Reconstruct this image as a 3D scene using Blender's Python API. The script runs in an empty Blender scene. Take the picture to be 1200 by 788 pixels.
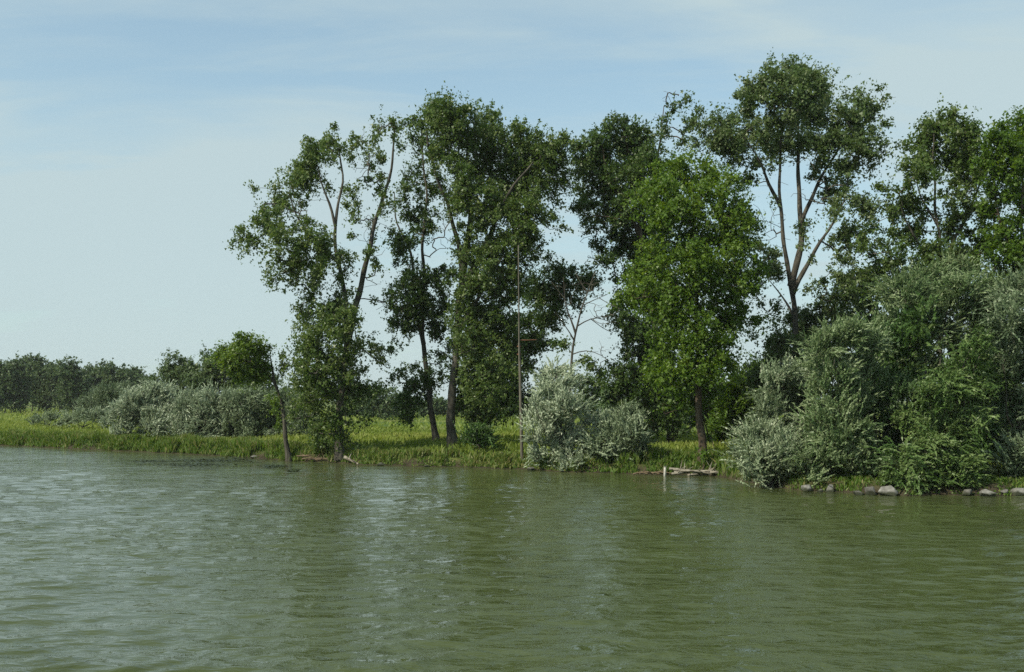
import bpy, math, random
import numpy as np
from mathutils import Vector

# ------------------------------------------------------------------ camera, sky, sun
SC = bpy.context.scene
COL = SC.collection
CAM_H, FOC, HOR = 3.5, 1230.0, 468.0        # eye height, focal length and horizon row of the 1200 px photograph

cam = bpy.data.cameras.new('camera')
cam.sensor_width = 36.0
cam.lens = 36.0 * FOC / 1200.0
cam.shift_y = (HOR - 394.0) / 1200.0
cam.clip_start = 0.1
cam.clip_end = 6000.0
camo = bpy.data.objects.new('camera', cam)
camo.location = (0, 0, CAM_H)
camo.rotation_euler = (math.radians(90), 0, 0)
COL.objects.link(camo)
SC.camera = camo

SUN_EL = math.radians(42)
SUN_AZ = math.atan2(-0.82, -0.57)            # clockwise from +Y: sun stands to the left, a little behind the viewer
sun_dir = Vector((math.sin(SUN_AZ) * math.cos(SUN_EL), math.cos(SUN_AZ) * math.cos(SUN_EL), math.sin(SUN_EL)))

world = bpy.data.worlds.new('World')
SC.world = world
world.use_nodes = True
nt = world.node_tree
nt.nodes.clear()
def wn(t, **k):
    n = nt.nodes.new(t)
    for a, b in k.items():
        setattr(n, a, b)
    return n
sky = wn('ShaderNodeTexSky', sky_type='NISHITA', sun_disc=False)
sky.sun_elevation = SUN_EL
sky.sun_rotation = SUN_AZ
sky.altitude = 0
sky.air_density = 1.0
sky.dust_density = 1.2
sky.ozone_density = 1.0
tc = wn('ShaderNodeTexCoord')
sep = wn('ShaderNodeSeparateXYZ'); nt.links.new(tc.outputs['Generated'], sep.inputs[0])
def wmath(op, a, b=None, clamp=False):
    n = wn('ShaderNodeMath', operation=op); n.use_clamp = clamp
    for i, v in enumerate((a, b)):
        if v is None: continue
        if isinstance(v, (int, float)): n.inputs[i].default_value = v
        else: nt.links.new(v, n.inputs[i])
    return n.outputs[0]
zc = wmath('ADD', wmath('MAXIMUM', sep.outputs['Z'], 0.0), 0.16)
cx = wmath('DIVIDE', sep.outputs['X'], zc)
cy = wmath('DIVIDE', sep.outputs['Y'], zc)
comb = wn('ShaderNodeCombineXYZ')
nt.links.new(cx, comb.inputs[0]); nt.links.new(cy, comb.inputs[1])
def cloud_noise(loc, rot, scl, scale, detail, rough, lo, hi):
    m = wn('ShaderNodeMapping'); m.inputs['Location'].default_value = loc
    m.inputs['Rotation'].default_value = (0, 0, math.radians(rot)); m.inputs['Scale'].default_value = scl
    nt.links.new(comb.outputs[0], m.inputs[0])
    n = wn('ShaderNodeTexNoise'); n.inputs['Scale'].default_value = scale
    n.inputs['Detail'].default_value = detail; n.inputs['Roughness'].default_value = rough
    n.inputs['Distortion'].default_value = 0.4
    nt.links.new(m.outputs[0], n.inputs['Vector'])
    r = wn('ShaderNodeMapRange', interpolation_type='SMOOTHSTEP')
    r.inputs[1].default_value = lo; r.inputs[2].default_value = hi
    nt.links.new(n.outputs[0], r.inputs[0])
    return r.outputs[0]
veil = cloud_noise((3.1, 0.7, 0), 14, (0.55, 1.0, 1), 0.9, 7, 0.55, 0.40, 0.62)
wisp = cloud_noise((0.4, 5.3, 0), -10, (0.5, 1.7, 1), 2.4, 8, 0.62, 0.44, 0.70)
hz = wn('ShaderNodeMapRange', interpolation_type='SMOOTHSTEP')          # thin high haze thickens low down all round the horizon
hz.inputs[1].default_value = 0.42; hz.inputs[2].default_value = 0.02
nt.links.new(sep.outputs['Z'], hz.inputs[0])
cov = wmath('ADD', wmath('MULTIPLY', veil, 0.48), wmath('MULTIPLY', wisp, 0.26))
cov = wmath('ADD', cov, wmath('MULTIPLY', hz.outputs[0], 0.55))
cov = wmath('ADD', cov, 0.25)
cov = wmath('MINIMUM', cov, 0.93)
mix = wn('ShaderNodeMix', data_type='RGBA')
nt.links.new(cov, mix.inputs[0])
tint = wn('ShaderNodeMix', data_type='RGBA', blend_type='MULTIPLY'); tint.inputs[0].default_value = 1.0
tint.inputs[7].default_value = (0.95, 1.18, 1.12, 1)      # white balance of the photograph
nt.links.new(sky.outputs[0], tint.inputs[6]); nt.links.new(tint.outputs[2], mix.inputs[6])
mix.inputs[7].default_value = (3.60, 4.45, 4.62, 1)
bg = wn('ShaderNodeBackground'); bg.inputs[1].default_value = 0.13
wo = wn('ShaderNodeOutputWorld')
nt.links.new(mix.outputs[2], bg.inputs[0]); nt.links.new(bg.outputs[0], wo.inputs[0])

sl = bpy.data.lights.new('sun', 'SUN')
sl.energy = 5.0
sl.angle = math.radians(1.2)
sl.color = (1.0, 0.93, 0.76)
suno = bpy.data.objects.new('sun', sl)
suno.rotation_euler = (-sun_dir).to_track_quat('-Z', 'Y').to_euler()
suno.location = (-60, -20, 60)
COL.objects.link(suno)

SC.view_settings.view_transform = 'Standard'
SC.view_settings.look = 'None'
SC.view_settings.exposure = 0.2
SC.view_settings.gamma = 1.0
SC.render.engine = 'CYCLES'
SC.cycles.use_denoising = False
SC.cycles.max_bounces = 8
SC.cycles.diffuse_bounces = 5
SC.cycles.glossy_bounces = 3
SC.cycles.transmission_bounces = 5
SC.cycles.caustics_reflective = False
SC.cycles.caustics_refractive = False

# ------------------------------------------------------------------ helpers
def P(px, py, d):
    """point seen at photograph pixel (px, py) standing d metres away"""
    return np.array([(px - 600.0) / FOC * d, d, CAM_H + (HOR - py) / FOC * d])

def tag(o, label=None, cat=None, group=None, kind=None):
    if label: o['label'] = label
    if cat: o['category'] = cat
    if group: o['group'] = group
    if kind: o['kind'] = kind
    return o

def empty(name, loc):
    o = bpy.data.objects.new(name, None)
    o.empty_display_size = 0.3
    o.location = [float(v) for v in loc]
    COL.objects.link(o)
    return o

def mesh_np(name, verts, faces, nside, material, smooth=False, attrs=None):
    """verts (N,3); faces (M,nside) int"""
    verts = np.ascontiguousarray(verts, dtype=np.float32)
    faces = np.ascontiguousarray(faces, dtype=np.int32)
    me = bpy.data.meshes.new(name)
    me.vertices.add(len(verts)); me.vertices.foreach_set('co', verts.ravel())
    M = len(faces)
    me.loops.add(M * nside); me.loops.foreach_set('vertex_index', faces.ravel())
    me.polygons.add(M)
    me.polygons.foreach_set('loop_start', np.arange(0, M * nside, nside, dtype=np.int32))
    if smooth:
        me.polygons.foreach_set('use_smooth', np.ones(M, dtype=bool))
    for an, av in (attrs or {}).items():
        a = me.attributes.new(an, 'FLOAT', 'POINT')
        a.data.foreach_set('value', np.ascontiguousarray(av, dtype=np.float32))
    me.update(calc_edges=True)
    me.materials.append(material)
    return me

def put(name, me, parent=None, origin=None):
    o = bpy.data.objects.new(name, me)
    COL.objects.link(o)
    if parent is not None:
        o.parent = parent
    return o

def norm(v):
    return v / np.maximum(np.linalg.norm(v, axis=-1, keepdims=True), 1e-9)

def vnoise(x, y, s=1.0, seed=0):
    """smooth pseudo noise from summed sines, about -1..1"""
    r = np.random.RandomState(seed)
    out = 0
    for k in range(6):
        a = r.uniform(0, 6.28); f = s * (0.6 + 0.45 * k); ph = r.uniform(0, 6.28)
        out = out + np.sin(f * (x * math.cos(a) + y * math.sin(a)) + ph + 1.3 * np.sin(0.5 * f * (x * math.sin(a) - y * math.cos(a)) + ph * 2)) / (1 + 0.35 * k)
    return out / 3.2

# ------------------------------------------------------------------ materials
def material(name):
    m = bpy.data.materials.new(name); m.use_nodes = True
    m.node_tree.nodes.clear()
    return m, m.node_tree

def ramp(t, stops, fac):
    r = t.nodes.new('ShaderNodeValToRGB')
    e = r.color_ramp.elements
    while len(e) < len(stops): e.new(0.5)
    for el, (p, c) in zip(e, stops):
        el.position = p; el.color = (*c, 1)
    t.links.new(fac, r.inputs[0])
    return r.outputs[0]

def leaf_mat(name, dark, mid, light, trans=0.35, rough=0.5, tcol=1.25):
    m, t = material(name)
    a = t.nodes.new('ShaderNodeAttribute'); a.attribute_name = 'tone'
    c = ramp(t, [(0.0, dark), (0.5, mid), (1.0, light)], a.outputs['Fac'])
    p = t.nodes.new('ShaderNodeBsdfPrincipled')
    p.inputs['Roughness'].default_value = rough
    p.inputs['Specular IOR Level'].default_value = 0.35
    t.links.new(c, p.inputs['Base Color'])
    tr = t.nodes.new('ShaderNodeBsdfTranslucent')
    hs = t.nodes.new('ShaderNodeHueSaturation'); hs.inputs['Hue'].default_value = 0.485
    hs.inputs['Saturation'].default_value = 1.1; hs.inputs['Value'].default_value = tcol
    t.links.new(c, hs.inputs['Color']); t.links.new(hs.outputs[0], tr.inputs[0])
    mx = t.nodes.new('ShaderNodeMixShader'); mx.inputs[0].default_value = trans
    t.links.new(p.outputs[0], mx.inputs[1]); t.links.new(tr.outputs[0], mx.inputs[2])
    o = t.nodes.new('ShaderNodeOutputMaterial'); t.links.new(mx.outputs[0], o.inputs[0])
    return m

def rough_mat(name, stops, scale, stretch=(1, 1, 1), bump=0.5, rough=0.9, dist=0.05, detail=6):
    m, t = material(name)
    tc = t.nodes.new('ShaderNodeTexCoord')
    mp = t.nodes.new('ShaderNodeMapping'); mp.inputs['Scale'].default_value = stretch
    t.links.new(tc.outputs['Object'], mp.inputs[0])
    n = t.nodes.new('ShaderNodeTexNoise'); n.inputs['Scale'].default_value = scale
    n.inputs['Detail'].default_value = detail; n.inputs['Roughness'].default_value = 0.62
    t.links.new(mp.outputs[0], n.inputs['Vector'])
    c = ramp(t, stops, n.outputs[0])
    p = t.nodes.new('ShaderNodeBsdfPrincipled'); p.inputs['Roughness'].default_value = rough
    p.inputs['Specular IOR Level'].default_value = 0.25
    t.links.new(c, p.inputs['Base Color'])
    b = t.nodes.new('ShaderNodeBump'); b.inputs['Strength'].default_value = bump; b.inputs['Distance'].default_value = dist
    t.links.new(n.outputs[0], b.inputs['Height']); t.links.new(b.outputs[0], p.inputs['Normal'])
    o = t.nodes.new('ShaderNodeOutputMaterial'); t.links.new(p.outputs[0], o.inputs[0])
    return m

M = {}
M['poplar'] = leaf_mat('poplar_leaf', (0.042, 0.084, 0.015), (0.082, 0.138, 0.027), (0.18, 0.23, 0.085), 0.44, 0.42)
M['poplar_dark'] = leaf_mat('dark_poplar_leaf', (0.032, 0.068, 0.013), (0.06, 0.112, 0.022), (0.125, 0.17, 0.058), 0.42, 0.45)
M['poplar_grey'] = leaf_mat('greyish_poplar_leaf', (0.05, 0.09, 0.023), (0.092, 0.146, 0.043), (0.2, 0.245, 0.115), 0.42, 0.42)
M['bright'] = leaf_mat('bright_leaf', (0.05, 0.104, 0.011), (0.094, 0.17, 0.019), (0.165, 0.245, 0.038), 0.46, 0.45)
M['lime'] = leaf_mat('lime_leaf', (0.062, 0.118, 0.014), (0.110, 0.182, 0.024), (0.175, 0.245, 0.045), 0.45, 0.45)
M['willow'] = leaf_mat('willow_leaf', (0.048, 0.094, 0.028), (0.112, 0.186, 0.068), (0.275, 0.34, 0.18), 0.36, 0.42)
M['willow_green'] = leaf_mat('green_willow_leaf', (0.04, 0.088, 0.019), (0.09, 0.164, 0.041), (0.205, 0.28, 0.102), 0.38, 0.42)
M['willow_pale'] = leaf_mat('pale_willow_leaf', (0.074, 0.12, 0.056), (0.202, 0.268, 0.15), (0.4, 0.45, 0.305), 0.33, 0.42)
M['silver'] = leaf_mat('silver_leaf', (0.105, 0.15, 0.085), (0.285, 0.35, 0.225), (0.5, 0.55, 0.42), 0.3, 0.5)
M['silver_dull'] = leaf_mat('dull_silver_leaf', (0.085, 0.125, 0.062), (0.195, 0.255, 0.145), (0.35, 0.405, 0.275), 0.3, 0.5)
M['far'] = leaf_mat('far_leaf', (0.046, 0.082, 0.03), (0.082, 0.13, 0.048), (0.145, 0.195, 0.085), 0.38, 0.5)
M['grass'] = leaf_mat('meadow_grass', (0.1, 0.155, 0.02), (0.185, 0.245, 0.038), (0.33, 0.33, 0.1), 0.4, 0.6)
M['reed'] = leaf_mat('bank_herbs', (0.046, 0.1, 0.012), (0.095, 0.17, 0.02), (0.26, 0.245, 0.095), 0.42, 0.55)
M['weed'] = leaf_mat('dark_reflection', (0.022, 0.034, 0.014), (0.034, 0.048, 0.018), (0.055, 0.075, 0.026), 0.1, 0.4)  # dark colour stands in for shrubs mirrored in smooth water
M['bark'] = rough_mat('poplar_bark', [(0.3, (0.022, 0.020, 0.016)), (0.5, (0.058, 0.053, 0.042)), (0.72, (0.125, 0.116, 0.094))], 5.0, (1, 1, 0.22), 0.9, dist=0.06)
M['bark_brown'] = rough_mat('brown_bark', [(0.3, (0.026, 0.020, 0.013)), (0.5, (0.070, 0.053, 0.036)), (0.72, (0.140, 0.110, 0.078))], 5.0, (1, 1, 0.25), 0.9, dist=0.06)
M['bark_pale'] = rough_mat('pale_bark', [(0.3, (0.070, 0.066, 0.056)), (0.5, (0.150, 0.145, 0.125)), (0.72, (0.260, 0.250, 0.215))], 5.0, (1, 1, 0.3), 0.7, dist=0.04)
M['twig'] = rough_mat('twig_bark', [(0.3, (0.040, 0.036, 0.028)), (0.7, (0.120, 0.112, 0.092))], 3.0, (1, 1, 1), 0.3)
M['drift'] = rough_mat('bleached_driftwood', [(0.3, (0.07, 0.060, 0.045)), (0.5, (0.18, 0.16, 0.125)), (0.7, (0.32, 0.295, 0.245))], 4.0, (1, 1, 1), 0.7, dist=0.03)
M['brown_drift'] = rough_mat('brown_driftwood', [(0.25, (0.05, 0.035, 0.022)), (0.5, (0.12, 0.085, 0.055)), (0.75, (0.20, 0.15, 0.10))], 4.0, (1, 1, 1), 0.7, dist=0.03)
M['rock'] = rough_mat('shore_rock', [(0.3, (0.07, 0.068, 0.060)), (0.5, (0.17, 0.167, 0.155)), (0.7, (0.30, 0.295, 0.275))], 3.0, (1, 1, 1), 0.9, dist=0.05)
M['rock_dark'] = rough_mat('wet_shore_rock', [(0.25, (0.050, 0.048, 0.042)), (0.5, (0.12, 0.115, 0.105)), (0.75, (0.20, 0.195, 0.18))], 3.0, (1, 1, 1), 0.9, dist=0.05)
M['mast_wood'] = rough_mat('weathered_mast', [(0.3, (0.06, 0.055, 0.044)), (0.55, (0.115, 0.105, 0.085)), (0.75, (0.17, 0.155, 0.125))], 6.0, (1, 1, 0.15), 0.5, dist=0.02)
M['white_paint'] = rough_mat('white_stake_paint', [(0.3, (0.24, 0.23, 0.20)), (0.6, (0.46, 0.45, 0.41))], 5.0, (1, 1, 1), 0.2)
M['rust'] = rough_mat('rusty_iron', [(0.3, (0.07, 0.035, 0.02)), (0.6, (0.14, 0.07, 0.04))], 7.0, (1, 1, 1), 0.3)

def ground_material():
    m, t = material('meadow_ground')
    tc = t.nodes.new('ShaderNodeTexCoord')
    def nz(scale, det, stretch=(1, 1, 1)):
        mp = t.nodes.new('ShaderNodeMapping'); mp.inputs['Scale'].default_value = stretch
        t.links.new(tc.outputs['Object'], mp.inputs[0])
        n = t.nodes.new('ShaderNodeTexNoise'); n.inputs['Scale'].default_value = scale; n.inputs['Detail'].default_value = det
        t.links.new(mp.outputs[0], n.inputs['Vector']); return n.outputs[0]
    n1 = nz(0.07, 5, (0.6, 1, 1)); n2 = nz(1.7, 6)
    c1 = ramp(t, [(0.32, (0.070, 0.115, 0.022)), (0.5, (0.110, 0.150, 0.032)), (0.62, (0.160, 0.175, 0.055)), (0.74, (0.21, 0.19, 0.085))], n1)
    c2 = ramp(t, [(0.3, (0.45, 0.5, 0.42)), (0.7, (1.15, 1.12, 1.05))], n2)
    mu = t.nodes.new('ShaderNodeMix'); mu.data_type = 'RGBA'; mu.blend_type = 'MULTIPLY'; mu.inputs[0].default_value = 1
    t.links.new(c1, mu.inputs[6]); t.links.new(c2, mu.inputs[7])
    a = t.nodes.new('ShaderNodeAttribute'); a.attribute_name = 'soil'
    soil = ramp(t, [(0.3, (0.020, 0.017, 0.011)), (0.7, (0.055, 0.046, 0.030))], n2)
    mx = t.nodes.new('ShaderNodeMix'); mx.data_type = 'RGBA'
    t.links.new(a.outputs['Fac'], mx.inputs[0]); t.links.new(mu.outputs[2], mx.inputs[6]); t.links.new(soil, mx.inputs[7])
    p = t.nodes.new('ShaderNodeBsdfPrincipled'); p.inputs['Roughness'].default_value = 0.95
    p.inputs['Specular IOR Level'].default_value = 0.1
    t.links.new(mx.outputs[2], p.inputs['Base Color'])
    b = t.nodes.new('ShaderNodeBump'); b.inputs['Strength'].default_value = 1.0; b.inputs['Distance'].default_value = 0.25
    t.links.new(n2, b.inputs['Height']); t.links.new(b.outputs[0], p.inputs['Normal'])
    o = t.nodes.new('ShaderNodeOutputMaterial'); t.links.new(p.outputs[0], o.inputs[0])
    return m
def wet_foot(m):
    """darker, wetter stone below the splash line"""
    t = m.node_tree
    p = next(n for n in t.nodes if n.type == 'BSDF_PRINCIPLED')
    src = p.inputs['Base Color'].links[0].from_socket
    g_ = t.nodes.new('ShaderNodeNewGeometry'); sp_ = t.nodes.new('ShaderNodeSeparateXYZ')
    t.links.new(g_.outputs['Position'], sp_.inputs[0])
    n_ = t.nodes.new('ShaderNodeTexNoise'); n_.inputs['Scale'].default_value = 4.0
    t.links.new(g_.outputs['Position'], n_.inputs['Vector'])
    ad = t.nodes.new('ShaderNodeMath'); ad.operation = 'MULTIPLY_ADD'; ad.inputs[1].default_value = -0.22
    t.links.new(n_.outputs[0], ad.inputs[0]); t.links.new(sp_.outputs['Z'], ad.inputs[2])
    mr = t.nodes.new('ShaderNodeMapRange'); mr.inputs[1].default_value = -0.03; mr.inputs[2].default_value = 0.05
    t.links.new(ad.outputs[0], mr.inputs[0])
    mx = t.nodes.new('ShaderNodeMix'); mx.data_type = 'RGBA'
    t.links.new(mr.outputs[0], mx.inputs[0]); mx.inputs[6].default_value = (0.030, 0.034, 0.020, 1)
    t.links.new(src, mx.inputs[7]); t.links.new(mx.outputs[2], p.inputs['Base Color'])
for k_ in ('rock', 'rock_dark'): wet_foot(M[k_])

M['ground'] = ground_material()

def water_material():
    m, t = material('river_water')
    tc = t.nodes.new('ShaderNodeTexCoord')
    def nz(scale, det, stretch, rot, rough=0.5, loc=(0, 0, 0)):
        mp = t.nodes.new('ShaderNodeMapping'); mp.inputs['Scale'].default_value = stretch
        mp.inputs['Rotation'].default_value = (0, 0, math.radians(rot)); mp.inputs['Location'].default_value = loc
        t.links.new(tc.outputs['Object'], mp.inputs[0])
        n = t.nodes.new('ShaderNodeTexNoise'); n.inputs['Scale'].default_value = scale; n.inputs['Detail'].default_value = det
        n.inputs['Roughness'].default_value = rough; n.inputs['Distortion'].default_value = 0.3
        t.links.new(mp.outputs[0], n.inputs['Vector']); return n.outputs[0]
    big = nz(0.10, 3, (0.7, 1, 1), 10)                       # gusts: where the ripples are stronger
    r1 = nz(2.6, 4, (0.45, 1, 1), 10)
    r0 = nz(0.9, 3, (0.38, 1, 1), 8, 0.55, (3, 7, 0))
    r2 = nz(7.5, 4, (0.5, 1, 1), -8, 0.55)
    gust = t.nodes.new('ShaderNodeMapRange'); gust.inputs[1].default_value = 0.35; gust.inputs[2].default_value = 0.65
    gust.inputs[3].default_value = 0.40; gust.inputs[4].default_value = 1.30
    t.links.new(big, gust.inputs[0])
    def mth(op, a, b):
        n = t.nodes.new('ShaderNodeMath'); n.operation = op
        for i, v in enumerate((a, b)):
            if isinstance(v, (int, float)): n.inputs[i].default_value = v
            else: t.links.new(v, n.inputs[i])
        return n.outputs[0]
    h = mth('ADD', mth('ADD', mth('MULTIPLY', r0, 0.16), mth('MULTIPLY', r1, 0.11)), mth('MULTIPLY', r2, 0.026))
    h = mth('MULTIPLY', h, gust.outputs[0])
    b = t.nodes.new('ShaderNodeBump'); b.inputs['Strength'].default_value = 1.0; b.inputs['Distance'].default_value = 1.0
    t.links.new(h, b.inputs['Height'])
    p = t.nodes.new('ShaderNodeBsdfPrincipled')
    c = ramp(t, [(0.35, (0.047, 0.061, 0.020)), (0.65, (0.058, 0.074, 0.026))], nz(0.05, 3, (1, 1, 1), 0))
    t.links.new(c, p.inputs['Base Color'])
    p.inputs['Roughness'].default_value = 0.035
    p.inputs['IOR'].default_value = 1.333
    t.links.new(b.outputs[0], p.inputs['Normal'])
    o = t.nodes.new('ShaderNodeOutputMaterial'); t.links.new(p.outputs[0], o.inputs[0])
    return m
M['water'] = water_material()

# ------------------------------------------------------------------ shore, ground, river
SHORE_PX = [(0, 522), (60, 525), (150, 529), (250, 534), (330, 540), (400, 543), (450, 546), (560, 548), (620, 551), (680, 554),
            (760, 556), (800, 557), (852, 558), (880, 566), (905, 573), (950, 576), (1000, 578), (1060, 581), (1150, 581), (1200, 581)]
sh = []
for x, y in SHORE_PX:
    d = CAM_H * FOC / (y - HOR)
    sh.append(((x - 600) / FOC * d, d))
sh = [(-700, 150), (-300, 138), (-140, 118), (-75, 99)] + sh + [(32, 37.5), (60, 35), (120, 30), (400, 10), (800, 0)]
SX = np.array([p[0] for p in sh]); SY = np.array([p[1] for p in sh])
def shore(x):
    x = np.asarray(x, dtype=float)
    y = sum(np.interp(x + o, SX, SY) for o in (-0.7, -0.35, 0, 0.35, 0.7)) / 5
    return y + 0.22 * np.sin(x * 1.7) + 0.15 * np.sin(x * 4.1 + 1) + 0.07 * np.sin(x * 9.3 + 2)
def sstep(a, b, t):
    q = np.clip((t - a) / (b - a), 0, 1); return q * q * (3 - 2 * q)
def ground_z(x, y):
    x = np.asarray(x, dtype=float); y = np.asarray(y, dtype=float)
    t = y - shore(x)
    z = np.where(t < 0, np.maximum(-2.0, 0.35 * t), 0.42 * sstep(0, 0.9, t) + 0.32 * sstep(0.8, 8, t))
    return z + np.where(t > 0, 0.10 * vnoise(x, y, 0.22, 4) * sstep(1, 6, t) + 0.05 * vnoise(x, y, 1.1, 5) * sstep(0.2, 2, t), 0)

gx = np.unique(np.concatenate([np.linspace(-700, -90, 40), np.linspace(-90, -45, 60), np.linspace(-45, 28, 220), np.linspace(28, 60, 40), np.linspace(60, 700, 40)]))
gt = np.concatenate([[-60, -20, -8, -4, -2, -1], np.linspace(-0.5, 2, 16), np.linspace(2.4, 12, 20), np.geomspace(13, 2500, 60)])
X, T = np.meshgrid(gx, gt)
Y = shore(X) + T
Z = ground_z(X, Y)
V = np.stack([X, Y, Z], -1).reshape(-1, 3)
nr, nc = X.shape
idx = np.arange(nr * nc).reshape(nr, nc)
F = np.stack([idx[:-1, :-1], idx[:-1, 1:], idx[1:, 1:], idx[1:, :-1]], -1).reshape(-1, 4)
soil = (1 - sstep(0.2, 1.4, T + 0.35 * vnoise(X, Y, 1.6, 9))).ravel()
g = put('ground', mesh_np('ground', V, F, 4, M['ground'], True, {'soil': soil}))
tag(g, kind='structure')

def build_river():
    rows = list(np.geomspace(3, 60, 14)[::-1] * -1) + [0, 3]
    d = 6.0
    while d < 150:
        rows.append(d); d += max(0.055, 0.0043 * d)
    rows = np.array(rows)
    u = np.concatenate([np.linspace(-9, -0.72, 16), np.linspace(-0.68, 0.68, 330), np.linspace(0.72, 9, 16)])
    U, D = np.meshgrid(u, rows)
    X = U * np.maximum(D, 7.0)
    sp = np.maximum(np.maximum(np.gradient(D, axis=0), np.abs(np.gradient(X, axis=1)) * 0.75), 0.02)
    Z = np.zeros_like(X)
    r = np.random.RandomState(11)
    amp = np.clip(0.72 + 0.55 * vnoise(X * 0.6, D, 0.16, 21), 0.2, 1.5)
    for k in range(58):
        lam = 0.21 * (5.6 ** r.uniform(0, 1))
        a = math.radians(-72 + r.normal(0, 26))              # travel direction of the wavelets
        kk = 2 * math.pi / lam
        sl = 0.040 * (lam / 1.0) ** -0.1
        ph = kk * (X * math.cos(a) + D * math.sin(a)) + r.uniform(0, 6.28) + 0.8 * vnoise(X, D, 0.35 / lam, 50 + k)
        Z += sl / kk * np.sin(ph) * np.clip((lam / sp - 3) / 3, 0, 1)
    t = shore(X) - D
    Z *= amp * (0.25 + 0.75 * sstep(0, 6, t))
    V = np.stack([X, D, Z], -1).reshape(-1, 3)
    nr, nc = X.shape
    idx = np.arange(nr * nc).reshape(nr, nc)
    F = np.stack([idx[:-1, :-1], idx[:-1, 1:], idx[1:, 1:], idx[1:, :-1]], -1).reshape(-1, 4)
    keep = (t > -6).reshape(-1)[F].any(axis=1)
    o = put('river', mesh_np('river', V, F[keep], 4, M['water'], True))
    tag(o, kind='structure')
build_river()

# ------------------------------------------------------------------ tubes and leaves
def tube(pts, rad, n):
    """verts, quads of a tapered tube along pts"""
    pts = np.asarray(pts, dtype=float); rad = np.asarray(rad, dtype=float)
    tan = np.gradient(pts, axis=0); tan = norm(tan)
    ref = np.array([0.31, 0.9, 0.17]); ref = ref / np.linalg.norm(ref)
    a = norm(np.cross(tan, ref)); b = np.cross(tan, a)
    ang = np.arange(n) * 2 * math.pi / n
    ring = a[:, None, :] * np.cos(ang)[None, :, None] + b[:, None, :] * np.sin(ang)[None, :, None]
    v = (pts[:, None, :] + ring * rad[:, None, None]).reshape(-1, 3)
    m = len(pts)
    i = np.arange(m - 1)[:, None] * n; j = np.arange(n)[None, :]; j2 = (j + 1) % n
    f = np.stack([i + j, i + j2, i + n + j2, i + n + j], -1).reshape(-1, 4)
    return v, f

def gnarl(pts, step, amp, rs):
    """resample a polyline smoothly and roughen it"""
    pts = np.asarray(pts, dtype=float)
    seg = np.r_[0, np.cumsum(np.linalg.norm(np.diff(pts, axis=0), axis=1))]
    n = max(3, int(seg[-1] / step) + 1)
    s = np.linspace(0, seg[-1], n)
    out = np.stack([np.interp(s, seg, pts[:, k]) for k in range(3)], -1)
    for _ in range(3):
        out[1:-1] = 0.25 * out[:-2] + 0.5 * out[1:-1] + 0.25 * out[2:]
    ph = rs.uniform(0, 6.28, (3, 2))
    w = np.minimum(1, np.minimum(s, s[-1] - s) / 1.0 + 0.0)
    for k in range(3):
        out[:, k] += amp * w * (np.sin(s * 1.1 + ph[k, 0]) + 0.5 * np.sin(s * 2.7 + ph[k, 1])) * (0.3 if k == 2 else 1)
    return out

def join(parts):
    vs, fs, o = [], [], 0
    for v, f in parts:
        vs.append(v); fs.append(f + o); o += len(v)
    return np.concatenate(vs), np.concatenate(fs)

def tri_leaves(c, axis, nrm, L, W, tone):
    """one small three-cornered leaf at each point"""
    axis = norm(axis); side = norm(np.cross(axis, nrm))
    b_ = c - axis * (L * 0.42)[:, None]
    sd_ = side * (W * 0.58)[:, None]
    v = np.stack([b_ - sd_, b_ + sd_, c + axis * (L * 0.58)[:, None]], 1).reshape(-1, 3)
    return v, np.arange(len(c) * 3).reshape(-1, 3), np.repeat(np.clip(tone, 0, 1), 3)

def leaves(c, axis, nrm, L, W, tone):
    """one four-cornered, slightly folded leaf at each point"""
    axis = norm(axis); side = norm(np.cross(axis, nrm)); up = np.cross(side, axis)
    L = L[:, None]; W = W[:, None]
    base = c - axis * L * 0.5
    tip = c + axis * L * 0.5 - up * L * 0.08
    s0 = c + side * W * 0.5 - axis * L * 0.08 + up * W * 0.12
    s1 = c - side * W * 0.5 - axis * L * 0.08 + up * W * 0.12
    v = np.stack([base, s0, tip, s1], 1).reshape(-1, 3)
    f = np.arange(len(c) * 4).reshape(-1, 4)
    return v, f, np.repeat(np.clip(tone, 0, 1), 4)

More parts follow.
